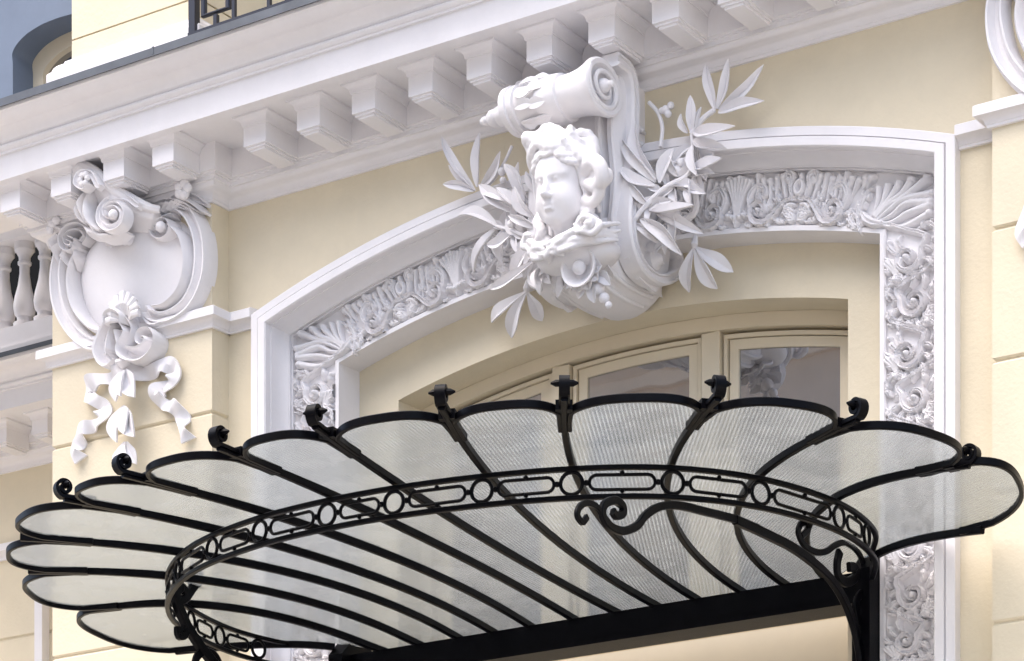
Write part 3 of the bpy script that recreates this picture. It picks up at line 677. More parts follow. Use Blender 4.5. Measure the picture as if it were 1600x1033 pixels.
# ================================================================== CARVED RELIEF OF THE SURROUND
def smooth(pts, n=6): return np.array(catmull(pts, n))
class Relief:
    """carved relief: strokes with rounded / fluted sections united by height, meshed as a closed-edge skin on its ground"""
    def __init__(s, x0, x1, y0, y1, res=.0032):
        s.x = np.arange(x0, x1 + res, res); s.y = np.arange(y0, y1 + res, res)
        s.X, s.Y = np.meshgrid(s.x, s.y, indexing='ij'); s.H = np.zeros_like(s.X)
    def stroke(s, pts, r, h, prof='round', n=6):
        P = smooth(pts, n) if n else np.array(pts, float)
        # resample densely
        d = np.r_[0, np.cumsum(np.hypot(*np.diff(P, axis=0).T))]
        if d[-1] < 1e-6: return s
        m = max(int(d[-1] / .004), 4); t = np.linspace(0, d[-1], m)
        px, py = np.interp(t, d, P[:, 0]), np.interp(t, d, P[:, 1]); u = t / d[-1]
        def ev(q): return np.interp(u, np.linspace(0, 1, len(q)), q) if hasattr(q, '__len__') else np.full(m, float(q))
        rr, hh = ev(r), ev(h); mx = rr.max() + .004
        ix = np.where((s.x > px.min() - mx) & (s.x < px.max() + mx))[0]; iy = np.where((s.y > py.min() - mx) & (s.y < py.max() + mx))[0]
        if len(ix) == 0 or len(iy) == 0: return s
        sl = np.s_[ix[0]:ix[-1] + 1, iy[0]:iy[-1] + 1]; X, Y = s.X[sl], s.Y[sl]
        D = np.hypot(X[..., None] - px, Y[..., None] - py) / rr
        k = D.argmin(-1); q = np.take_along_axis(D, k[..., None], -1)[..., 0]; hk = hh[k]
        if prof == 'round': v = np.sqrt(np.clip(1 - q * q, 0, 1))
        elif prof == 'cove': v = np.where(q < 1, .52 + .48 * np.clip(q / .72, 0, 1) ** 3, 0) * np.sqrt(np.clip(1 - np.clip((q - .8) / .2, 0, 1) ** 2, 0, 1))
        elif prof == 'crease': v = np.sqrt(np.clip(1 - q * q, 0, 1)) * (1 - .35 * np.exp(-(q / .22) ** 2))
        s.H[sl] = np.maximum(s.H[sl], v * hk); return s
    def ball(s, x, y, r, h): return s.stroke([(x - .0005, y), (x, y), (x + .0005, y)], r, h, n=2)
    def hole(s, x, y, r):
        q = np.hypot(s.X - x, s.Y - y) / r; s.H = np.where(q < 1, s.H * np.clip(q, .25, 1), s.H); return s
    def volute(s, c, r, a0, turns, sgn, w, h, lead=None, prof='cove', eye=True):
        sp = spiral(c, r, a0, turns, 30, .22, sgn)
        P = (list(lead) if lead else []) + sp
        s.stroke(P, [w[0], w[1], w[1] * .55] if lead else [w[1], w[1] * .55], [h * .8, h, h * 1.1], prof, 2)
        if eye: s.ball(c[0], c[1], r * .27, h * 1.25)
        return s
    def leafspray(s, b, ang, L, n, spread, w, h):
        for k in range(n):
            a = ang + spread * ((k / (n - 1)) - .5 if n > 1 else 0); l = L * (1 - .35 * abs((k / (n - 1)) - .5) * 2 if n > 1 else 1)
            c1 = (b[0] + .55 * l * math.cos(a), b[1] + .55 * l * math.sin(a)); a2 = a + (a - ang) * .5
            s.stroke([b, c1, (c1[0] + .45 * l * math.cos(a2), c1[1] + .45 * l * math.sin(a2))], [w * .35, w, w * .25], [h * .6, h, h * .75], 'crease', 5)
        return s
    def acanthus(s, pts, w, h, n, L, sides=(1, -1), lean=.9):
        P = smooth(pts, 6); d = np.r_[0, np.cumsum(np.hypot(*np.diff(P, axis=0).T))]
        s.stroke(pts, [w * .7, w, w * .5], [h * .9, h, h * .8], 'crease')
        for i in range(n):
            t = d[-1] * (i + .4) / n; x, y = np.interp(t, d, P[:, 0]), np.interp(t, d, P[:, 1])
            x2, y2 = np.interp(min(t + .006, d[-1]), d, P[:, 0]), np.interp(min(t + .006, d[-1]), d, P[:, 1]); x1, y1 = np.interp(t - .006, d, P[:, 0]), np.interp(t - .006, d, P[:, 1])
            a = math.atan2(y2 - y1, x2 - x1)
            for sd in sides:
                b_ = a + sd * lean * random.uniform(.85, 1.15); l = L * random.uniform(.8, 1.15)
                m_ = (x + .5 * l * math.cos(b_), y + .5 * l * math.sin(b_)); e = (m_[0] + .5 * l * math.cos(b_ - sd * .7), m_[1] + .5 * l * math.sin(b_ - sd * .7))
                s.stroke([(x, y), m_, e], [w * .5, w * .8, w * .35], [h * .75, h * .9, h * random.uniform(.75, 1.15)], 'crease', 4)
        return s
    def mesh(s, name, fmap, parent, material=None, noise=.0015):
        s.H = s.H * .86; H = s.H + (s.H > 0) * rng.normal(0, noise * .25, s.H.shape)
        on = s.H > .0015
        cell = on[:-1, :-1] | on[1:, :-1] | on[:-1, 1:] | on[1:, 1:]
        ids = -np.ones(s.X.shape, int); need = np.zeros_like(on)
        for a in (0, 1):
            for b_ in (0, 1): need[a:need.shape[0] - 1 + a, b_:need.shape[1] - 1 + b_] |= cell
        I = np.argwhere(need); ids[need] = np.arange(len(I))
        x = s.X[need]; y = s.Y[need]; h = np.where(on[need], H[need], -.004)
        v = fmap(x, y, h); c = np.argwhere(cell)
        f = np.stack([ids[c[:, 0], c[:, 1]], ids[c[:, 0] + 1, c[:, 1]], ids[c[:, 0] + 1, c[:, 1] + 1], ids[c[:, 0], c[:, 1] + 1]], 1)
        me = bpy.data.meshes.new(name); me.from_pydata(v.tolist(), [], f.tolist()); me.update()
        bm = bmesh.new(); bm.from_mesh(me); bmesh.ops.recalc_face_normals(bm, faces=bm.faces)
        if sum(fa.normal.y for fa in bm.faces) > 0: bmesh.ops.reverse_faces(bm, faces=bm.faces)
        bm.to_mesh(me); bm.free()
        return link(name, me, material or M['white'], parent, 70)

Y_FIELD = .137
rF_in, xF_in = sq(.94); rF_out, xF_out = sq(.345); FW = rF_out - rF_in; FWJ = xF_out - xF_in; rF_mid = (rF_in + rF_out) / 2
TH0 = math.asin(xF_in / rF_mid)                                # angle of the corner
def arch_map(sx):
    def f(u, v, h):
        v = v * VS; th = TH0 - u / rF_mid; r = rF_in + v; return np.stack([sx * r * np.sin(th), Y_FIELD - h, ZC + r * np.cos(th)], 1)
    return f
def jamb_map(sx, ztop):
    def f(u, v, h): return np.stack([sx * (xF_in + v), Y_FIELD - h, ztop - u], 1)      # u runs down
    return f
def corner_map(sx):
    def f(x, z, h): return np.stack([sx * x, Y_FIELD - h, z], 1)
    return f
VS = FW / .225; W_ = .225
for sx in (-1, 1):
    j = lambda a: random.uniform(-a, a)
    # fluted frill + S scrolls, one bay = .67 m wide, built as separate ornaments
    for bay in range(2):
        c = .47 + bay * .67
        r_ = Relief(c - .40, c + .30, 0, W_)
        # frill of gadroons hanging from the outer edge
        for k in range(-11 if bay == 0 else -8, 9):
            u = c + k * .034
            if abs(k) < 2: continue
            top = W_ - .012 - .022 * abs(math.sin(k * .9 + bay)) - abs(j(.004)); bot = .095 + .035 * math.cos(k * .55) + .02 * (abs(k) > 6) + j(.012); sl = .012 + .022 * abs(math.sin(k * .62))
            r_.stroke([(u, top), (u - .5 * sl * np.sign(k) + .006 * math.sin(k * 2.1), (top + bot) / 2), (u - sl * np.sign(k), bot)], [.0175 + j(.003), .0135 + j(.003), .007], [.046 + j(.010), .034 + j(.006), .014], 'round', 4)
            r_.ball(u + j(.004), top - .004, .018 + j(.004), .052 + j(.010))
        r_.mesh('fluted_frill', arch_map(sx), sr)
        s2 = Relief(c - .31, c + .31, -.006, W_)
        for q in (-1, 1):
            vc = (c + q * .205, .062)
            # S scroll: volute at the side, ribbon rising to the centre
            s2.volute(vc, .052, -1.9 if q > 0 else math.pi + 1.9, 1.35, q, (.009, .015), .058, lead=[(c + q * .012, .108), (c + q * .06, .104), (c + q * .105, .066), (c + q * .15, .020), (c + q * .178, .012)])
            # acanthus hook above the volute
            s2.stroke([(c + q * .255, .075), (c + q * .268, .12), (c + q * .235, .165), (c + q * .19, .158), (c + q * .176, .132), (c + q * .19, .118)], [.014, .018, .016, .009], [.05, .06, .055, .06], 'crease')
            s2.leafspray((c + q * .165, .055), math.pi / 2 + q * .1, .075, 3, .9, .012, .042)
            for a_ in np.linspace(-2.4, 1.2, 6):
                aa = a_ if q > 0 else math.pi - a_
                bx, by = vc[0] + .058 * math.cos(aa), vc[1] + .058 * math.sin(aa); a3 = aa + q * .8
                s2.stroke([(bx, by), (bx + .022 * math.cos(aa + q * .3), by + .022 * math.sin(aa + q * .3)), (bx + .04 * math.cos(a3), by + .04 * math.sin(a3))], [.008, .0125, .006], [.03, .046, .04 + j(.012)], 'crease', 4)
            s2.acanthus([(c + q * .02, .06), (c + q * .07, .075), (c + q * .12, .12), (c + q * .135, .17)], .011, .044, 4, .034)
            s2.acanthus([(c + q * .06, .012), (c + q * .10, .016), (c + q * .135, .035)], .010, .036, 3, .026, (q,))
            # leaf curls beside the central eye
            s2.stroke([(c + q * .035, .115), (c + q * .05, .16), (c + q * .045, .20), (c + q * .075, .215), (c + q * .09, .19)], [.012, .016, .016, .010], [.04, .055, .065, .05], 'crease')
            s2.leafspray((c + q * .008, .022), math.pi * (.5 - q * .38), .072, 3, .8, .016, .046)
            s2.stroke([(c + q * .02, .085), (c + q * .05, .082), (c + q * .08, .05)], [.010, .012, .006], [.04, .045, .03])
        # central eye
        s2.stroke([(c + .021 * math.cos(a), .152 + .028 * math.sin(a)) for a in np.linspace(0, 2 * math.pi, 20)], .012, .058, 'round', 0)
        s2.stroke([(c, .118), (c, .19), (c, .205)], [.02, .026, .014], [.03, .04, .05]); s2.hole(c, .152, .014)
        s2.mesh('scroll_ornament', arch_map(sx), sr)
        # palmette between the bays
        p = c + .335; s3 = Relief(p - .075, p + .075, -.006, W_)
        for k in range(-3, 4):
            s3.stroke([(p + k * .004, .05), (p + k * .011, .13), (p + k * .021, .20 - abs(k) * .006)], [.008, .012, .0145], [.03, .045, .058], 'round', 5); s3.ball(p + k * .021, .206 - abs(k) * .006, .015, .062)
        for k in range(-2, 3): s3.ball(p + k * .022, .048 - .006 * (2 - abs(k)), .016, .058)
        s3.leafspray((p, .05), -math.pi / 2, .05, 3, 1.7, .016, .05)
        s3.mesh('palmette', arch_map(sx), sr)
    # corner shell fanning to the outer corner
    zi = arcz(rF_in, xF_in); zo = arcz(rF_out, xF_out)
    s4 = Relief(xF_in - .20, xF_out + .012, zi - .07, zo + .02)
    b0 = (xF_in - .085, zi + .035); a0 = math.atan2(zo - b0[1], xF_out - b0[0])
    for k in range(-4, 5):
        a = a0 + .12 + k * .17; L = min(.40 - .014 * abs(k), (xF_out - b0[0] - .012) / max(math.cos(a), .05), (zo + .02 + (xF_out - b0[0]) * .28 * (1 - max(math.cos(a), 0)) - b0[1]) / max(math.sin(a), .05))
        st = .075; pts = [(b0[0] + st * t_ * math.cos(a + .12 * math.sin(t_ * 1.3 + k)), b0[1] + st * t_ * math.sin(a + .12 * math.sin(t_ * 1.3 + k))) for t_ in (.6, 1.6, 2.7, L / st * .92)]
        s4.stroke(pts, [.008, .013, .019, .023], [.036, .04, .05, .06], 'round'); s4.ball(pts[-1][0], pts[-1][1], .024, .068)
    s4.stroke([(b0[0] - .03, b0[1] + .055), (b0[0] - .005, b0[1] + .02), (b0[0] + .035, b0[1] - .005), (b0[0] + .075, b0[1] - .012)], [.016, .026, .024, .014], [.05, .068, .066, .05], 'crease')
    s4.acanthus([(b0[0] - .045, b0[1] - .025), (b0[0] - .055, b0[1] + .06), (b0[0] - .02, b0[1] + .13), (b0[0] + .01, b0[1] + .19)], .014, .052, 5, .045)
    s4.acanthus([(b0[0] - .06, b0[1] - .01), (b0[0] - .095, b0[1] + .03), (b0[0] - .10, b0[1] + .08)], .012, .046, 4, .034)
    s4.mesh('corner_shell', corner_map(sx), sr)
    # jamb ornaments: a rinceau of volutes and acanthus running down both sides
    ztop = zi - .012; Wj = FWJ; P_ = .225; m = Wj / 2
    for k in range(11):
        u0 = .03 + k * P_; q = 1 if (k % 2 == 0) else -1; s5 = Relief(u0 - .07, u0 + P_ + .09, .002, Wj - .002)
        V = lambda t: m + q * t * m
        r0 = .066 + j(.006); c = (u0 + .115 + j(.008), V(-.12 + j(.08)))
        a0 = q * math.pi / 2
        s5.volute(c, r0, a0, 1.45 + j(.15), -q, (.012, .0165), .060, lead=[(u0 - .05, V(-.75)), (u0 - .005, V(-.1)), (u0 + .035, V(.52)), (c[0] - .03, c[1] + q * r0 * 1.02)], prof='cove' if k % 3 else 'crease')
        for a_ in np.linspace(1.9, -2.6, 10):                 # leaf collar round the volute
            aa = q * a_; bx, by = c[0] + (r0 + .008) * math.cos(aa), c[1] + (r0 + .008) * math.sin(aa); a3 = aa - q * .9; l = random.uniform(.045, .075)
            s5.stroke([(bx, by), (bx + .5 * l * math.cos(aa - q * .25), by + .5 * l * math.sin(aa - q * .25)), (bx + .5 * l * math.cos(aa - q * .25) + .5 * l * math.cos(a3), by + .5 * l * math.sin(aa - q * .25) + .5 * l * math.sin(a3))], [.010, .0165, .007], [.036, .052, .040 + j(.018)], 'crease', 4)
        s5.acanthus([(u0 + .0, V(.25)), (u0 - .02, V(.6)), (u0 + .02, V(.93)), (u0 + .07, V(.9))], .013, .050, 4, .042)
        s5.acanthus([(u0 + .19, V(-.2)), (u0 + .2, V(.35)), (u0 + .17, V(.8)), (u0 + .13, V(.95))], .013, .048, 4, .040)
        if k % 2: s5.leafspray((u0 + .21, V(-.55)), math.pi * (1 + q * .12), .085, 4, 1.3, .016, .05)
        else:
            for n_ in range(-2, 3): s5.stroke([(u0 + .20, V(-.6)), (u0 + .16, V(-.6) + .012 * n_), (u0 + .125, V(-.72) + .024 * n_)], [.007, .012, .015], [.03, .042, .054], 'round', 4)
        s5.ball(u0 + .215, V(-.6), .018, .06); s5.ball(u0 + .235, V(-.3), .014, .048); s5.ball(u0 + .03, V(-.85), .013, .045)
        s5.mesh('scroll_ornament', jamb_map(sx, ztop), sr)

# ================================================================== SCULPTURE: keystone, bust, laurel
def nets(F, org, st):
    """surface nets of a sampled field F<0 inside"""
    s_ = F < 0; nx, ny, nz = F.shape
    c = np.stack([F[i:nx - 1 + i, j:ny - 1 + j, k:nz - 1 + k] for i in (0, 1) for j in (0, 1) for k in (0, 1)], -1)
    m = (c < 0).any(-1) & (c >= 0).any(-1); I = np.argwhere(m); cv = c[m]
    cor = np.array([(i, j, k) for i in (0, 1) for j in (0, 1) for k in (0, 1)], float)
    acc = np.zeros((len(I), 3)); cnt = np.zeros(len(I))
    for a in range(8):
        for b_ in range(a + 1, 8):
            if np.abs(cor[a] - cor[b_]).sum() != 1: continue
            x = (cv[:, a] < 0) != (cv[:, b_] < 0); t = np.where(x, cv[:, a] / np.where(x, cv[:, a] - cv[:, b_], 1), 0)
            acc += x[:, None] * (cor[a] + t[:, None] * (cor[b_] - cor[a])); cnt += x
    V = (I + acc / cnt[:, None]) * st + np.array(org)
    ids = -np.ones(m.shape, int); ids[m] = np.arange(len(I)); fs = []
    for ax in range(3):
        a, b_ = [q for q in range(3) if q != ax]
        e = np.zeros(F.shape, bool); sl1 = [slice(None)] * 3; sl2 = [slice(None)] * 3; sl1[ax] = slice(0, -1); sl2[ax] = slice(1, None)
        ch = s_[tuple(sl1)] != s_[tuple(sl2)]; E = np.argwhere(ch)
        E = E[(E[:, a] > 0) & (E[:, b_] > 0) & (E[:, a] < m.shape[a]) & (E[:, b_] < m.shape[b_])]
        q = []
        for da, db in ((-1, -1), (0, -1), (0, 0), (-1, 0)):
            P = E.copy(); P[:, a] += da; P[:, b_] += db; q.append(ids[P[:, 0], P[:, 1], P[:, 2]])
        fs.append(np.stack(q, 1))
    f = np.concatenate(fs); f = f[(f >= 0).all(1)]
    return V, f
def smin(a, b_, k): h = np.clip(.5 + .5 * (b_ - a) / k, 0, 1); return b_ + (a - b_) * h - k * h * (1 - h)
class SDF:
    def __init__(s, lo, hi, st):
        s.lo, s.st = np.array(lo, float), st; ax = [np.arange(l, h_ + st, st) for l, h_ in zip(lo, hi)]
        s.G = np.stack(np.meshgrid(*ax, indexing='ij'), -1); s.F = np.full(s.G.shape[:3], 9.)
    def ell(s, c, r):
        q = (s.G - np.array(c)) / np.array(r); k = np.sqrt((q * q).sum(-1)); return (k - 1) * min(r)
    def cap(s, a, b_, r0, r1=None):
        a, b_ = np.array(a, float), np.array(b_, float); r1 = r0 if r1 is None else r1
        d = b_ - a; t = np.clip(((s.G - a) @ d) / (d @ d), 0, 1); return np.sqrt(((s.G - a - t[..., None] * d) ** 2).sum(-1)) - (r0 + (r1 - r0) * t)
    def add(s, f, k=.01): s.F = smin(s.F, f, k); return s
    def sub(s, f, k=.01): s.F = -smin(-s.F, f, k); return s
    def obj(s, name, parent, xf, material=None):
        V, f = nets(s.F, s.lo, s.st); V = V @ np.array(xf.to_3x3()).T + np.array(xf.translation)
        me = bpy.data.meshes.new(name); me.from_pydata(V.tolist(), [], f.tolist()); me.update()
        bm = bmesh.new(); bm.from_mesh(me); bmesh.ops.recalc_face_normals(bm, faces=bm.faces); bm.to_mesh(me); bm.free()
        return link(name, me, material or M['white'], parent, 180)
KX = .125                                                    # axis of the keystone
ks = thing('keystone_console', "white scrolled keystone with a carved woman's head at the crown of the arch", 'keystone', (KX, 0, 6.4))
# console body: front curve in (y,z), swept across x with a slight taper
front = [(-.22, 7.48), (-.26, 7.36), (-.27, 7.20), (-.235, 7.02), (-.225, 6.86), (-.235, 6.74), (-.255, 6.64), (-.245, 6.56), (-.20, 6.50), (-.10, 6.475), (.06, 6.47), (.2, 6.48)]
fr = catmull(front, 6); rs = []
for x, k in ((-1, -.2), (-.97, .75), (-.93, 1), (-.80, 1), (-.77, .55), (-.70, .45), (-.66, .85), (-.58, .95), (-.5, .85), (-.45, .5), (-.2, .62), (0, .66), (.2, .62), (.45, .5), (.5, .85), (.58, .95), (.66, .85), (.70, .45), (.77, .55), (.80, 1), (.93, 1), (.97, .75), (1, -.2)):
    row = []
    for y, z in fr:
        hw = .185 + .06 * min(1, max(0, (z - 6.45) / .55)) + .02 * (z - 6.42); yy = y + (1 - k) * .07
        row.append((KX + x * hw, yy, z + .09 * x * x * min(1, max(0, (6.75 - z) / .2))))
    rs.append([(KX + x * .24, .28, 7.48)] + row + [(KX + x * .185, .28, 6.5 + .09 * x * x)])
MB().rings(rs).build('console_body', M['white'], ks, 35)
for x in (-.90, -.62, .62, .90):                              # carved reeds following the front curve
    MB().tube([(KX + x * (.185 + .06 * min(1, max(0, (z - 6.45) / .55)) + .02 * (z - 6.42)), y + .004, z + .09 * x * x * min(1, max(0, (6.75 - z) / .2))) for y, z in fr], .013, 8).build('reed', M['white'], ks)
# side scroll straps, traced in the plane of the console cheek
tr = [(962, 92), (982, 112), (989, 150), (988, 220), (986, 300), (984, 350), (990, 388), (1005, 420), (1030, 437), (1054, 430), (1064, 408), (1056, 386), (1036, 378), (1020, 388), (1020, 404), (1032, 408)]
cheek = [(p.y, p.z) for p in (onX(u, v, .405) for u, v in tr)]
cheek = catmull(cheek, 6)
for sx in (1, -1):
    X0 = KX + sx * .262; b = MB(); m = len(cheek); rs = []
    for i, q in enumerate(cheek):
        a = cheek[max(i - 1, 0)]; c = cheek[min(i + 1, m - 1)]; t = Vector((0, c[0] - a[0], c[1] - a[1])).normalized(); sd = Vector((0, t.z, -t.y)); t_ = i / m; w = .034 - .010 * t_
        p = Vector((X0, q[0], q[1])); o = Vector((sx, 0, 0))
        rs.append([p + sd * (a_ * w) + o * b_ for a_, b_ in ((-1, -.06), (-1, .03), (-.75, .042), (-.45, .042), (-.4, .03), (.4, .03), (.45, .042), (.75, .042), (1, .03), (1, -.06))])
    b.rings(rs).build('scroll_strap', M['white'], ks)
    # cheek plate closing the console behind the strap and the lower drum
    pl_ = [(-.20, 6.76), (-.15, 6.62), (-.04, 6.55), (.10, 6.53), (.20, 6.60), (.24, 6.75), (.24, 7.46), (-.17, 7.46), (-.19, 7.0)]
    MB().add([(X0 - sx * .03, y, z) for y, z in pl_] + [(X0 - sx * .005, y, z) for y, z in pl_], [tuple(range(9)), tuple(range(17, 8, -1))] + [(k, 9 + k, 9 + (k + 1) % 9, (k + 1) % 9) for k in range(9)]).build('cheek', M['white'], ks, 0)
    MB().lathe([(-.05, .055), (.01, .055), (.03, .05), (.045, .03), (.06, .022), (.07, .008)], (X0, .045, 6.665), (sx, 0, 0), (0, 1, 0), 16).build('eye', M['white'], ks)
    for k in range(3): 
        z = 7.12 + k * .07; MB().tube([(X0 - sx * .004, -.12, z + .03), (X0 + sx * .01, -.06, z + .01), (X0 - sx * .004, 0, z + .012)], [.006, .014, .006], 8).build('cheek_leaf', M['white'], ks)
# top roll: flared drum along x
RC = Vector((KX + .01, -.40, 7.355)); sy = 1.25
prof = [(-.455, .003), (-.45, .012), (-.435, .02), (-.42, .022), (-.41, .014), (-.40, .028), (-.38, .040), (-.36, .042), (-.345, .034), (-.34, .046), (-.31, .05), (-.29, .046), (-.265, .05), (-.262, .085), (-.258, .112), (-.225, .116), (-.22, .106), (-.205, .106), (-.2, .112), (-.185, .112), (-.18, .100), (-.12, .094), (-.06, .096), (-.055, .108), (-.03, .112), (.03, .112), (.055, .108), (.06, .096), (.12, .098), (.17, .106), (.21, .118), (.245, .132), (.262, .132), (.27, .124), (.268, .104), (.25, .095), (.235, .06), (.24, .03), (.262, .028), (.28, .022), (.285, .004)]
MB().lathe(prof, RC, (1, 0, 0), (0, 1, 0), 40, sy, 1.).build('volute_roll', M['white'], ks, 40)
b = MB(); b.tube([(RC.x + .262, RC.y + q[0] * sy, RC.z + q[1]) for q in spiral((0, 0), .118, 2.6, 1.75, 50, .28, 1)], [.015 - .006 * k / 50 for k in range(51)], 8).build('spiral_rim', M['white'], ks)
MB().lathe([(0, .03), (.03, .036), (.05, .03), (.062, .018), (.08, .016), (.088, .003)], RC + Vector((.235, -.01, 0)), (1, 0, 0), (0, 1, 0), 14).build('button', M['white'], ks)
for k in range(7):                                            # leaf strap wrapped round the drum
    a = R(60 + k * 36)
    for sx in (-1, 1):
        p = lambda q, r: RC + Vector((q, math.cos(a) * r * sy, math.sin(a) * r))
        MB().leaf(p(-.02 * sx - .08, .112), p(.09 * sx - .08, .104), .05, (p(0, 1) - p(0, 0)).normalized(), .12, .1, .0, .006, 6).build('strap_leaf', M['white'], ks)
# bust --------------------------------------------------------------
HX = Matrix.Translation((KX + .055, -.385, 6.93)) @ Matrix.Rotation(R(-6), 4, 'Z') @ Matrix.Rotation(R(9), 4, 'X') @ Matrix.Rotation(R(4), 4, 'Y')
HX = HX @ Matrix.Scale(1.27, 4)
# local axes: x to the viewer's right, -y towards the street, z up
S = SDF((-.15, -.20, -.42), (.15, .20, .20), .0048)
S.add(S.ell((0, .02, .055), (.112, .13, .115)), .01)
S.add(S.ell((0, -.045, -.03), (.088, .085, .125)), .03)
S.add(S.ell((0, -.072, -.118), (.040, .036, .030)), .03)                 # chin
for q in (-1, 1):
    S.add(S.ell((q * .045, -.075, -.055), (.036, .036, .045)), .025)      # cheeks
    S.add(S.cap((q * .010, -.118, .022), (q * .062, -.098, .026), .012, .010), .016)  # brow
    S.add(S.ell((q * .07, -.02, -.085), (.025, .05, .04)), .03)          # jaw
S.add(S.ell((0, -.085, .065), (.075, .04, .05)), .03)                     # forehead
for q in (-1, 1): S.sub(S.ell((q * .037, -.140, .000), (.026, .030, .017)), .012)
for q in (-1, 1):
    S.add(S.ell((q * .037, -.098, -.002), (.021, .018, .0155)), .003)
    S.add(S.cap((q * .018, -.112, .003), (q * .037, -.119, .012), .0042), .004); S.add(S.cap((q * .037, -.119, .012), (q * .058, -.100, .003), .0042, .003), .004)
    S.add(S.cap((q * .020, -.110, -.011), (q * .052, -.104, -.012), .0036), .005)
S.add(S.cap((0, -.118, .018), (0, -.148, -.040), .0095, .0135), .012)      # nose
S.add(S.ell((0, -.145, -.046), (.0135, .014, .011)), .008)
for q in (-1, 1): S.add(S.ell((q * .0135, -.131, -.048), (.009, .012, .008)), .007)
S.sub(S.cap((-.018, -.139, -.0835), (.018, -.139, -.0835), .0035), .004)
S.add(S.cap((-.015, -.121, -.0755), (.015, -.121, -.0755), .0085), .009); S.add(S.cap((-.012, -.119, -.0935), (.012, -.119, -.0935), .0095), .009)
S.sub(S.cap((-.026, -.133, -.0840), (.026, -.133, -.0840), .0036), .004)
S.sub(S.ell((0, -.132, -.107), (.018, .012, .008)), .01)
S.add(S.cap((0, .0, -.11), (.004, .02, -.26), .056, .066), .03)
S.add(S.ell((.0, .05, -.25), (.145, .10, .05)), .05)
bust = S.obj('bust', ks, HX)
bust['label'] = "woman's head and neck with a calm face in white stucco"
# hair: waved locks united into one carved mass
xf = lambda p: HX @ Vector(p)
def chain(S_, P, r, k=.006):
    """smooth-united capsules, evaluated only near each capsule"""
    for i in range(len(P) - 1):
        A, B_ = np.array(P[i], float), np.array(P[i + 1], float); m_ = max(r[i], r[i + 1]) + k * 2 + S_.st * 3
        lo = np.maximum(((np.minimum(A, B_) - m_ - S_.lo) / S_.st).astype(int), 0); hi = ((np.maximum(A, B_) + m_ - S_.lo) / S_.st).astype(int) + 2
        sl = tuple(slice(l, h_) for l, h_ in zip(lo, hi)); G = S_.G[sl]
        if G.size == 0: continue
        d = B_ - A; t = np.clip(((G - A) @ d) / max(d @ d, 1e-9), 0, 1)
        S_.F[sl] = smin(S_.F[sl], np.sqrt(((G - A - t[..., None] * d) ** 2).sum(-1)) - (r[i] + (r[i + 1] - r[i]) * t), k)
S = SDF((-.23, -.18, -.27), (.25, .20, .26), .0044)
S.add(S.ell((0, .045, .07), (.112, .12, .105)), .01)
for q in (-1, 1):
    for k in range(12):
        f = k / 11
        st = (q * .004 + q * .003 * k, -.118 + .014 * k, .098 + .10 * math.sin(f * 1.6))
        m1 = (q * (.055 + .015 * f), -.112 + .05 * f, .088 + .085 * math.sin(f * 1.6)); m2 = (q * (.098 + .018 * f), -.062 + .06 * f, .048 + .05 * f); en = (q * (.108 + .022 * f), -.025 + .05 * f, -.035 - .035 * (k % 3))
        P = catmull([st, m1, m2, en], 4); P = [p + np.array((q * .007 * math.sin(i * 1.1 + k), -.008 * math.cos(i * 1.0 + k * 2), .009 * math.sin(i * .9 + k))) for i, p in enumerate(P)]
        chain(S, P, [.007 + .006 * math.sin(math.pi * min(1, (i + 2) / (len(P) + 1))) for i in range(len(P))], .0025)
    for k in range(4):
        P = catmull([(q * (.108 - .012 * k), -.01, -.05), (q * (.128 - .01 * k), -.035, -.11), (q * (.092 + .014 * k), -.05 + .012 * k, -.15), (q * (.125 - .018 * k), -.04, -.19), (q * (.09 + .01 * k), -.06, -.22)], 4)
        chain(S, P, [.008 + .011 * math.sin(math.pi * (i + 1) / (len(P) + 1)) for i in range(len(P))], .004)
# bonnet folds rising to a point at the viewer's left, veil bulge at the right
for k in range(4):
    P = catmull([(-.125, -.03, .06 + .012 * k), (-.10, -.085 - .006 * k, .125 + .018 * k), (-.03, -.118 + .012 * k, .138 + .018 * k), (.05, -.10 + .02 * k, .125 + .017 * k), (.115, -.05 + .02 * k, .085 + .02 * k), (.165, -.03, .04 - .01 * k)], 4)
    P = [p + np.array((0, -.006 * math.sin(i * 1.3 + k), .010 * math.sin(i * 1.05 + k * 1.7))) for i, p in enumerate(P)]
    chain(S, P, [.013 + .009 * abs(math.sin(i * .5 + k)) for i in range(len(P))], .005)
chain(S, [(-.06, -.07, .13), (-.072, -.08, .17), (-.06, -.075, .20)], [.03, .02, .008], .010)
chain(S, [(-.02, -.08, .14), (.0, -.08, .175), (.03, -.06, .185)], [.026, .018, .007], .010)
chain(S, catmull([(.11, -.03, .03), (.165, -.06, .055), (.212, -.075, .03), (.215, -.065, -.02), (.17, -.045, -.035)], 4), [.024] * 17, .01)
chain(S, catmull([(.10, -.02, -.01), (.15, -.05, -.025), (.19, -.05, -.055), (.15, -.04, -.085), (.10, -.03, -.07)], 4), [.018] * 17, .01)
chain(S, catmull([(.12, .0, -.03), (.17, -.02, .0), (.20, -.03, .0)], 4), [.03] * 9, .015)
S.obj('hair', bust, HX)
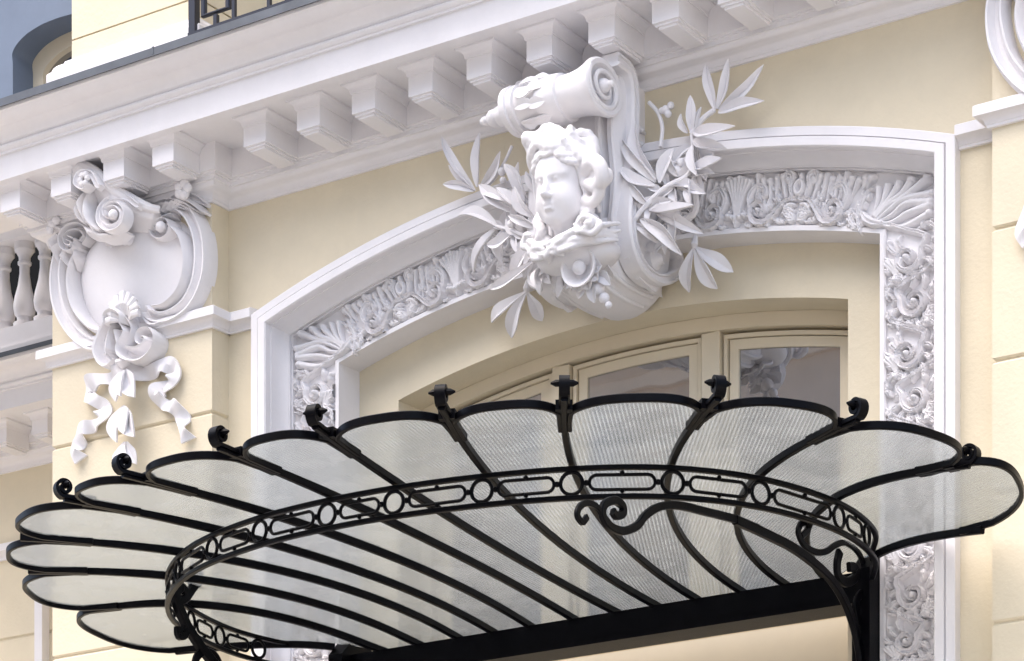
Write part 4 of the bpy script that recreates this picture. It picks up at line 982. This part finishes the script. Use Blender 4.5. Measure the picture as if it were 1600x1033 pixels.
# drapery: broad crossing folds over the shoulders, running down to the flower
S = SDF((-.26, -.15, -.34), (.26, .16, -.12), .0044)
S.add(S.ell((0, .05, -.245), (.18, .125, .075)), .02)
folds = []
for j_ in range(4):
    o = j_ * .019
    folds.append([(.205 - .2 * o, .04, -.165 - o), (.165 - .3 * o, -.055, -.170 - o), (.10, -.098, -.188 - .9 * o), (.03, -.108, -.205 - .75 * o), (-.035 + .5 * o, -.100, -.213 - .6 * o)])
    folds.append([(-.205 + .2 * o, .04, -.17 - o), (-.16 + .3 * o, -.05, -.18 - o), (-.10, -.088, -.198 - .9 * o), (-.04, -.098, -.218 - .8 * o)])
folds += [[(.10, -.10, -.165), (.15, -.10, -.150), (.195, -.085, -.165), (.20, -.08, -.195), (.16, -.098, -.205), (.12, -.105, -.19)], [(.15, -.095, -.165), (.175, -.095, -.175), (.15, -.105, -.185)], [(-.12, -.08, -.16), (-.165, -.07, -.165), (-.17, -.06, -.20), (-.13, -.085, -.21)],
          [(.0, -.105, -.215), (.012, -.10, -.24), (.03, -.09, -.265)], [(-.02, -.103, -.22), (-.03, -.095, -.25), (-.05, -.08, -.275)]]
for k, fo in enumerate(folds):
    P = catmull(fo, 5); P = [p + np.array((.003 * math.sin(i * .9 + k), -.005 * math.sin(i * .7 + k * 2), .004 * math.cos(i * .8 + k))) for i, p in enumerate(P)]
    chain(S, P, [.006 + .0075 * math.sin(math.pi * (i + 1) / (len(P) + 1)) for i in range(len(P))], .004)
S.obj('drapery', bust, HX)
# flower cup with a ball, and pearls below it
c0 = onY(908, 420, -.36); b = MB()
n_ = (Vector((.12, -1, -.05))).normalized()
b.lathe([(-.06, .03), (-.02, .062), (.01, .088), (.03, .098), (.04, .096), (.036, .084), (.012, .070), (-.010, .044), (-.016, .01)], c0, n_, (1, 0, 0), 20).build('flower_cup', M['white'], ks)
MB().ball(c0 + n_ * .022, .034, 14).build('pearl', M['white'], ks)
for k in range(10):
    a = 2 * math.pi * k / 10; d = Vector((math.cos(a), 0, math.sin(a))); MB().leaf(c0 + d * .05 - n_ * .03, c0 + d * .105 - n_ * .03, .07, n_, .25, .4, 0, .007, 9).build('petal', M['white'], ks)
for (u, v, r_) in ((935, 452, .034), (944, 466, .027), (951, 477, .018), (922, 446, .022)): MB().ball(onY(u, v, -.285), r_, 12).build('pearl', M['white'], ks)
for k in range(-3, 4):                                        # acanthus apron under the flower
    xa = KX + .02 + k * .045; MB().leaf((xa, -.275, 6.66 - .012 * abs(k)), (KX + .02 + k * .058, -.215 + .01 * abs(k), 6.49 + .012 * abs(k)), .085, (k * .1, -1, -.15), .22, .35, k * .12, .01, 11, pk=.6).build('apron_leaf', M['white'], ks, 50)
for k in range(22):                                           # curled foliage spilling from the drapery over the console front
    x = KX + random.uniform(-.19, .21); z = random.uniform(6.56, 6.80); y = -.245 - .02 * random.random(); a = random.uniform(-2.6, -.5); l = random.uniform(.08, .13)
    MB().leaf((x, y, z), (x + l * math.cos(a), y - random.uniform(-.01, .03), z + l * math.sin(a)), random.uniform(.04, .06), (random.uniform(-.4, .4), -1, random.uniform(-.3, .2)), .3, .6, random.uniform(-.6, .6), .008, crease=.4).build('apron_leaf', M['white'], ks, 50)
for (u0, v0, u1, v1, w) in ((915, 440, 905, 468, .05), (925, 440, 930, 474, .05), (900, 436, 885, 452, .05), (930, 430, 955, 446, .055)):
    MB().leaf(onY(u0, v0, -.30), onY(u1, v1, -.29), w, (0, -1, 0), .18, .3, 0, .008).build('husk', M['white'], ks)

# laurel branches ----------------------------------------------------
def branch(name, label, loc, stem, leaves, berries, extra=()):
    t = thing(name, label, 'laurel branch', loc, 'laurel branches beside the keystone')
    P = [onY(u, v, y) for u, v, y in stem]; P = [Vector(p) for p in catmull(P, 5)]
    MB().tube(P, [.013 - .006 * i / len(P) for i in range(len(P))], 8).build('stem', M['white'], t)
    for (u0, v0, y0, u1, v1, y1, w) in leaves:
        MB().leaf(onY(u0, v0, y0), onY(u1, v1, y1), w * random.uniform(.54, .70), (random.uniform(-.35, .35), -1, random.uniform(-.2, .3)), random.uniform(.06, .2), random.uniform(.45, .75), random.uniform(-.45, .45), .007, crease=.45).build('leaf', M['white'], t, 50)
    for k in range(26):                                       # small side leaves along the stem, close to the ground
        p = P[int((k + .5) / 26 * (len(P) - 1))]; a = random.uniform(0, 2 * math.pi); l = random.uniform(.09, .16)
        MB().leaf(p + Vector((0, .03, 0)), p + Vector((l * math.cos(a), random.uniform(.0, .06), l * math.sin(a))), random.uniform(.03, .045), (random.uniform(-.3, .3), -1, 0), .15, .6, random.uniform(-.5, .5), .006, crease=.45).build('leaf', M['white'], t, 50)
    for (u, v, y, r_) in berries: MB().ball(onY(u, v, y), r_, 10).build('berry', M['white'], t)
    for pts, r_ in extra: MB().tube([Vector(p) for p in catmull([onY(u, v, y) for u, v, y in pts], 6)], r_, 7).build('tendril', M['white'], t)
    return t
branch('laurel_branch', 'white laurel branch spreading left of the keystone head', (-.2, -.1, 6.8), [(862, 384, -.2), (830, 372, -.2), (800, 360, -.17), (775, 353, -.14)],
       [(742, 297, -.10, 691, 218, -.12, .075), (745, 292, -.10, 751, 208, -.14, .085), (750, 292, -.1, 782, 236, -.15, .075), (738, 297, -.1, 702, 258, -.13, .06), (740, 298, -.1, 693, 288, -.14, .07),
        (752, 300, -.1, 800, 318, -.2, .085), (815, 336, -.16, 750, 290, -.16, .10), (828, 330, -.18, 776, 296, -.22, .085), (778, 354, -.14, 718, 341, -.14, .085), (776, 356, -.12, 745, 428, -.06, .085), (786, 358, -.14, 786, 412, -.1, .085),
        (826, 380, -.18, 802, 428, -.12, .09), (840, 384, -.2, 820, 436, -.14, .085), (820, 322, -.17, 790, 258, -.19, .085), (826, 318, -.17, 812, 254, -.2, .085), (834, 340, -.2, 806, 292, -.24, .09), (836, 300, -.2, 822, 268, -.22, .06), (830, 410, -.2, 770, 452, -.08, .07), (800, 362, -.17, 762, 384, -.14, .07), (838, 356, -.2, 796, 336, -.22, .07)],
       [(784, 268, -.12, .022), (786, 282, -.12, .018), (798, 350, -.2, .02)], [([(752, 300, -.1), (772, 280, -.1), (790, 250, -.12), (800, 228, -.13)], .008), ([(846, 452, -.16), (828, 440, -.16), (832, 410, -.18), (850, 392, -.2), (862, 402, -.2), (854, 414, -.21)], .014)])
branch('laurel_branch', 'white laurel branch reaching up right of the keystone head', (.7, -.1, 6.9), [(985, 352, -.16), (1010, 320, -.16), (1040, 292, -.15), (1075, 272, -.12), (1082, 240, -.10), (1080, 210, -.1)],
       [(1117, 172, -.09, 1104, 103, -.11, .07), (1120, 170, -.09, 1139, 92, -.13, .08), (1123, 171, -.09, 1194, 101, -.12, .075), (1122, 176, -.09, 1195, 158, -.15, .075), (1080, 208, -.1, 1079, 150, -.12, .07), (1074, 208, -.1, 1064, 178, -.13, .06),
        (1084, 206, -.1, 1152, 200, -.16, .085), (1082, 220, -.1, 1136, 234, -.12, .085), (1082, 226, -.12, 1092, 276, -.12, .085), (1082, 262, -.12, 1128, 248, -.12, .085), (1024, 284, -.16, 975, 216, -.17, .085), (1022, 290, -.16, 966, 262, -.2, .09), (1026, 280, -.16, 996, 190, -.16, .10),
        (1030, 286, -.16, 1052, 232, -.14, .085), (1012, 320, -.16, 984, 282, -.2, .07), (1014, 328, -.15, 1084, 322, -.13, .075), (1022, 330, -.14, 1100, 366, -.02, .075), (1000, 342, -.15, 1068, 398, -.06, .085), (990, 350, -.15, 1030, 380, -.08, .065), (1040, 290, -.14, 1096, 306, -.06, .075), (1036, 350, -.1, 1040, 398, -.06, .06), (1050, 330, -.1, 1056, 384, -.05, .07), (1060, 276, -.13, 1046, 244, -.16, .06)],
       [(1058, 268, -.12, .026), (1064, 254, -.12, .022), (1050, 258, -.1, .02), (1040, 172, -.1, .022), (1048, 165, -.1, .018), (1044, 178, -.11, .018), (1034, 173, -.1, .016)],
       [([(1014, 160, -.09), (1028, 176, -.09), (1035, 200, -.09), (1032, 230, -.1)], .010), ([(1080, 210, -.1), (1098, 186, -.09), (1116, 172, -.09)], .013), ([(1060, 290, -.02), (1084, 300, .02), (1086, 330, .04), (1066, 344, .04), (1056, 330, .02)], .018)])
def sprig(label, loc, b0, tips):
    t = thing('leaf_sprig', label, 'leaf sprig', loc, 'leaf sprigs hanging from the arch')
    MB().tube([onY(b0[0] + 2, b0[1] - 16, .12), onY(b0[0], b0[1] - 4, .11), onY(b0[0], b0[1] + 4, .13)], [.012, .02, .012], 8).build('stem', M['white'], t)
    for u, v, w in tips: MB().leaf(onY(*b0, .12), onY(u, v, .22), w, (random.uniform(-.3, .3), -1, 0), .2, .35, random.uniform(-.3, .3), .008, pk=.62).build('leaf', M['white'], t, 50)
sprig('three leaf white sprig hanging below the arch, left of the keystone', (-.3, .15, 6.5), (823, 455), ((774, 506, .07), (803, 527, .075), (848, 501, .065)))
sprig('three leaf white sprig hanging below the arch, right of the keystone', (.75, .15, 6.6), (1085, 385), ((1080, 456, .065), (1124, 450, .075), (1146, 427, .07)))

# ================================================================== CARTOUCHES on the pilasters
ct = thing('cartouche', 'whole white cartouche shield with ribbon and leaf drop on the left pilaster', 'cartouche', (-2.82, PIL, 6.7), 'cartouches on the pilasters')
YB = PIL
def tr2(pts, y=PIL - .05): return [(p.x, p.z) for p in (onY(u, v, y) for u, v in pts)]
def sw(name, pts, w, h, prof='round', lift=0., n=6, y=PIL - .05, parent=None):
    return wall_sweep(MB(), [tuple(q) for q in catmull(tr2(pts, y), n)], w, h, prof, YB + .004, lift).build(name, M['white'], parent or ct, 40)
# shield: domed plate leaning forward at the top
outl = tr2([(150, 345), (124, 368), (104, 402), (101, 440), (112, 478), (134, 506), (165, 520), (200, 508), (238, 494), (272, 468), (292, 435), (298, 400), (288, 362), (266, 336), (238, 322), (205, 312), (172, 322)], PIL - .12)
outl = [tuple(q) for q in catmull(outl + outl[:1], 4)][:-1]; cx = sum(p[0] for p in outl) / len(outl); cz = sum(p[1] for p in outl) / len(outl)
rs = []
for k in range(11):
    f = 1 - k / 10; row = []
    for x, z in outl:
        zz = cz + (z - cz) * max(f, .01); row.append((cx + (x - cx) * max(f, .01), YB + .01 - (.115 + .10 * (zz - cz)) * (1 - f ** 2.2) ** .7, zz))
    rs.append(row)
MB().rings(rs).build('shield', M['white'], ct, 60)
sw('frame_scroll', [(112, 366), (98, 380), (90, 410), (89, 445), (97, 485), (116, 518), (142, 538), (160, 532)], (.040, .058, .040), (.08, .10, .09), 'roll', y=PIL - .06)
sw('frame_scroll', [(122, 385), (110, 412), (108, 446), (118, 484), (138, 510), (156, 518)], (.016, .024, .016), (.10, .125, .11), 'round', y=PIL - .09)
sw('frame_scroll', [(244, 324), (264, 318), (290, 328), (308, 360), (313, 400), (307, 442), (289, 476), (262, 494), (238, 494), (226, 484)], (.034, .050, .034), (.11, .10, .10), 'roll', y=PIL - .07)
sw('frame_volute', [(262, 326), (246, 334), (237, 350), (242, 364), (256, 367), (264, 356), (258, 346), (250, 350)], (.030, .032, .018), (.11, .15, .17), 'roll', y=PIL - .11)
MB().ball(onY(251, 354, PIL - .15), .028, 12).build('volute_eye', M['white'], ct)
sw('frame_scroll', [(264, 352), (280, 366), (289, 394), (289, 424), (278, 454), (256, 474), (236, 478)], (.014, .024, .016), (.13, .13, .11), 'round', y=PIL - .10)
for k in range(6): sw('frame_leaf', [(236 + 8 * k, 336 - 3 * k), (246 + 9 * k, 322 - 2 * k), (264 + 9 * k, 320 + 1.5 * k)], (.008, .016, .006), (.12, .145, .10), 'round', y=PIL - .11)
sw('frame_leaf', [(262, 318), (280, 308), (300, 308), (314, 316)], (.03, .036, .008), (.11, .11, .05), 'roll', y=PIL - .08)
sw('frame_volute', [(124, 378), (132, 366), (124, 354), (108, 356), (98, 370), (102, 386), (114, 388), (118, 378), (110, 374)], (.022, .030, .016), (.11, .14, .16), 'roll', y=PIL - .10)
for pts in ([(96, 378), (86, 392), (88, 414)], [(106, 386), (100, 402), (106, 420)], [(118, 390), (120, 404), (114, 420)], [(90, 366), (81, 380), (81, 398)], [(100, 360), (88, 356), (80, 364)]): sw('frame_leaf', pts, (.018, .024, .008), (.11, .13, .06), 'round', y=PIL - .09)
# crest: ridge from the top knob down to the right, with a big volute, standing proud of the cornice
YC = PIL - .31
def loft(name, curves, th=.03):
    C_ = [catmull([onY(u, v, y) for u, v, y in c], 6) for c in curves]; n_ = len(C_[0]); rows = []
    for i in range(n_): rows.append([Vector(p) for p in catmull([c[i] for c in C_], 4)])
    m_ = len(rows[0]); rs = []
    for r_ in rows: rs.append(r_ + [p + Vector((0, th, -.004)) for p in r_[::-1]])
    return MB().rings(rs).build(name, M['white'], ct, 60)
loft('crest_hood', [[(126, 262, YC), (150, 277, YC + .01), (182, 300, YC + .04), (212, 316, YC + .09), (240, 328, YC + .13)], [(134, 280, YC + .02), (158, 302, YC + .02), (190, 322, YC + .05), (216, 334, YC + .10), (240, 342, YC + .14)], [(138, 302, PIL - .22), (160, 324, PIL - .22), (190, 340, PIL - .19), (216, 346, PIL - .17), (238, 348, PIL - .15)], [(144, 336, PIL - .08), (166, 352, PIL - .10), (190, 360, PIL - .11), (214, 362, PIL - .11), (236, 362, PIL - .10)]], .06)
b_ = MB().tube([Vector(p) for p in catmull([onY(u, v, y) for u, v, y in ((119, 288, YC + .01), (117, 272, YC), (127, 259, YC), (147, 268, YC), (166, 286, YC + .02), (188, 302, YC + .05), (212, 315, YC + .09), (234, 325, YC + .12), (250, 328, YC + .15))], 6)], [.020 + .012 * math.sin(math.pi * k / 48) for k in range(49)], 9).build('crest', M['white'], ct)
sw('crest_scroll', [(204, 316), (188, 304), (168, 306), (154, 322), (154, 344), (170, 357), (189, 350), (194, 332), (182, 320), (168, 328), (170, 340)], (.018, .023, .012), (.05, .07, .09), 'roll', lift=(.22, .27, .27), y=YC)
MB().ball(onY(177, 335, YC - .03), .026, 12).build('crest_eye', M['white'], ct)
sw('crest_scroll', [(154, 292), (142, 272), (126, 272), (121, 286), (132, 294), (141, 286)], (.018, .022, .012), (.05, .06, .07), 'roll', lift=.33, y=YC - .05)
p = onY(131, 280, YC - .07)
for k in range(6):
    a = k * 1.05; MB().ball(p + Vector((.026 * math.cos(a), 0, .026 * math.sin(a))), .017, 8).build('rosette_petal', M['white'], ct)
for pts, h in (([(130, 300), (120, 318), (119, 336), (126, 346)], .30), ([(136, 298), (128, 320), (132, 346)], .33), ([(146, 300), (141, 322), (146, 350), (158, 362)], .35), ([(136, 350), (152, 366), (176, 368), (192, 360)], .30), ([(122, 350), (134, 360), (150, 366)], .27)): sw('crest_leaf', pts, (.010, .026, .008), (.06, .09, .05), 'round', lift=h - .10, y=PIL - .27)
for k in range(5): sw('pendant_leaf', [(160 + 6 * k, 362 - abs(k - 2)), (163 + 7 * k, 374), (162 + 9 * k, 382 - 5 * k)], (.010, .015, .005), (.05, .06, .04), 'round', lift=.13, y=PIL - .18)
for k in range(5): 
    a = k * 1.26; MB().ball(onY(288, 297, PIL - .14) + Vector((.03 * math.cos(a), -.01, .03 * math.sin(a))), .03, 9, (1, .8, .9)).build('bud', M['white'], ct)
for u, v in ((82, 350), (78, 360), (88, 344)): MB().ball(onY(u, v, PIL - .12), .026, 9).build('bud', M['white'], ct)
# lower shell and scroll legs
p0 = onY(197, 500, PIL - .12)
for k in range(-4, 5):
    a = R(90 + k * 21); q = Vector((math.cos(a), 0, math.sin(a)))
    MB().tube([p0 + q * .03, p0 + q * .08 + Vector((0, -.03, 0)), p0 + q * (.145 - .008 * abs(k)) + Vector((0, -.02, 0))], [.011, .019, .022], 8).build('shell_rib', M['white'], ct)
sw('shell_lip', [(182, 514), (184, 500), (197, 493), (208, 500), (206, 512)], (.02, .026, .02), (.16, .19, .16), 'round')
sw('leg_scroll', [(184, 505), (176, 520), (170, 540), (168, 556), (172, 566), (180, 558)], (.03, .06, .025), (.12, .13, .09), 'cove')
sw('leg_scroll', [(206, 505), (214, 520), (210, 535), (202, 548), (208, 556), (226, 558), (240, 548), (246, 534), (240, 524), (230, 526), (228, 536), (236, 538)], (.03, .045, .016), (.14, .13, .12), 'cove')
sw('frame_scroll', [(232, 492), (246, 500), (262, 496)], (.03, .045, .02), (.09, .11, .07), 'cove')
sw('stem', [(190, 520), (192, 540), (195, 562), (196, 575)], (.03, .018, .03), (.12, .10, .09), 'round')
sw('knot', [(186, 566), (195, 570), (206, 566)], (.024, .03, .024), (.09, .12, .09), 'round')
def ribbon(pts, w):
    P = [tuple(q) for q in catmull(tr2(pts, PIL - .03), 7)]; m = len(P); b = MB(); rs = []
    for i, p in enumerate(P):
        a = P[max(i - 1, 0)]; c = P[min(i + 1, m - 1)]; t = Vector((c[0] - a[0], 0, c[1] - a[1])).normalized(); sd = Vector((t.z, 0, -t.x))
        ph = i * .42; y = YB - .04 - .016 * math.sin(ph); tilt = .55 * math.cos(ph * 1.15); ww = w * (1 - .2 * i / m) * (.9 + .15 * math.sin(ph * .7 + 1))
        o = Vector((0, -1, 0)); c0_ = Vector((p[0], y, p[1]))
        rs.append([c0_ - sd * ww + o * (tilt * ww), c0_ + o * .004, c0_ + sd * ww - o * (tilt * ww), c0_ + sd * ww - o * (tilt * ww + .012), c0_ - o * .012, c0_ - sd * ww + o * (tilt * ww - .012)])
    b.rings(rs).build('ribbon', M['white'], ct, 50)
ribbon([(196, 574), (180, 588), (160, 592), (143, 602), (137, 616), (150, 626), (162, 636), (160, 654), (146, 664), (130, 672), (124, 690), (118, 706), (126, 718)], .048)
ribbon([(198, 572), (215, 584), (240, 580), (262, 570), (274, 580), (270, 598), (254, 606), (246, 618), (256, 632), (274, 636), (284, 652), (288, 672), (294, 688)], .048)
for (u0, v0, u1, v1, w, y1) in ((196, 576, 212, 622, .10, -.10), (194, 576, 182, 628, .085, -.07), (192, 578, 190, 620, .09, -.12), (194, 634, 212, 684, .10, -.10), (192, 634, 184, 692, .085, -.07), (192, 634, 196, 680, .08, -.12), (196, 690, 200, 736, .085, -.10), (198, 690, 214, 726, .06, -.06), (194, 690, 190, 726, .06, -.06)):
    MB().leaf(onY(u0, v0, PIL - .06), onY(u1, v1, PIL + y1), w * 1.05, (random.uniform(-.2, .2), -1, 0), .14, .3, random.uniform(-.25, .25), .012, pk=.58).build('leaf', M['white'], ct, 50)
c2 = copy_tree(ct, None, (5.66, 0, 0)); c2['label'] = 'cartouche on the right pilaster, only its curved left rim in view'
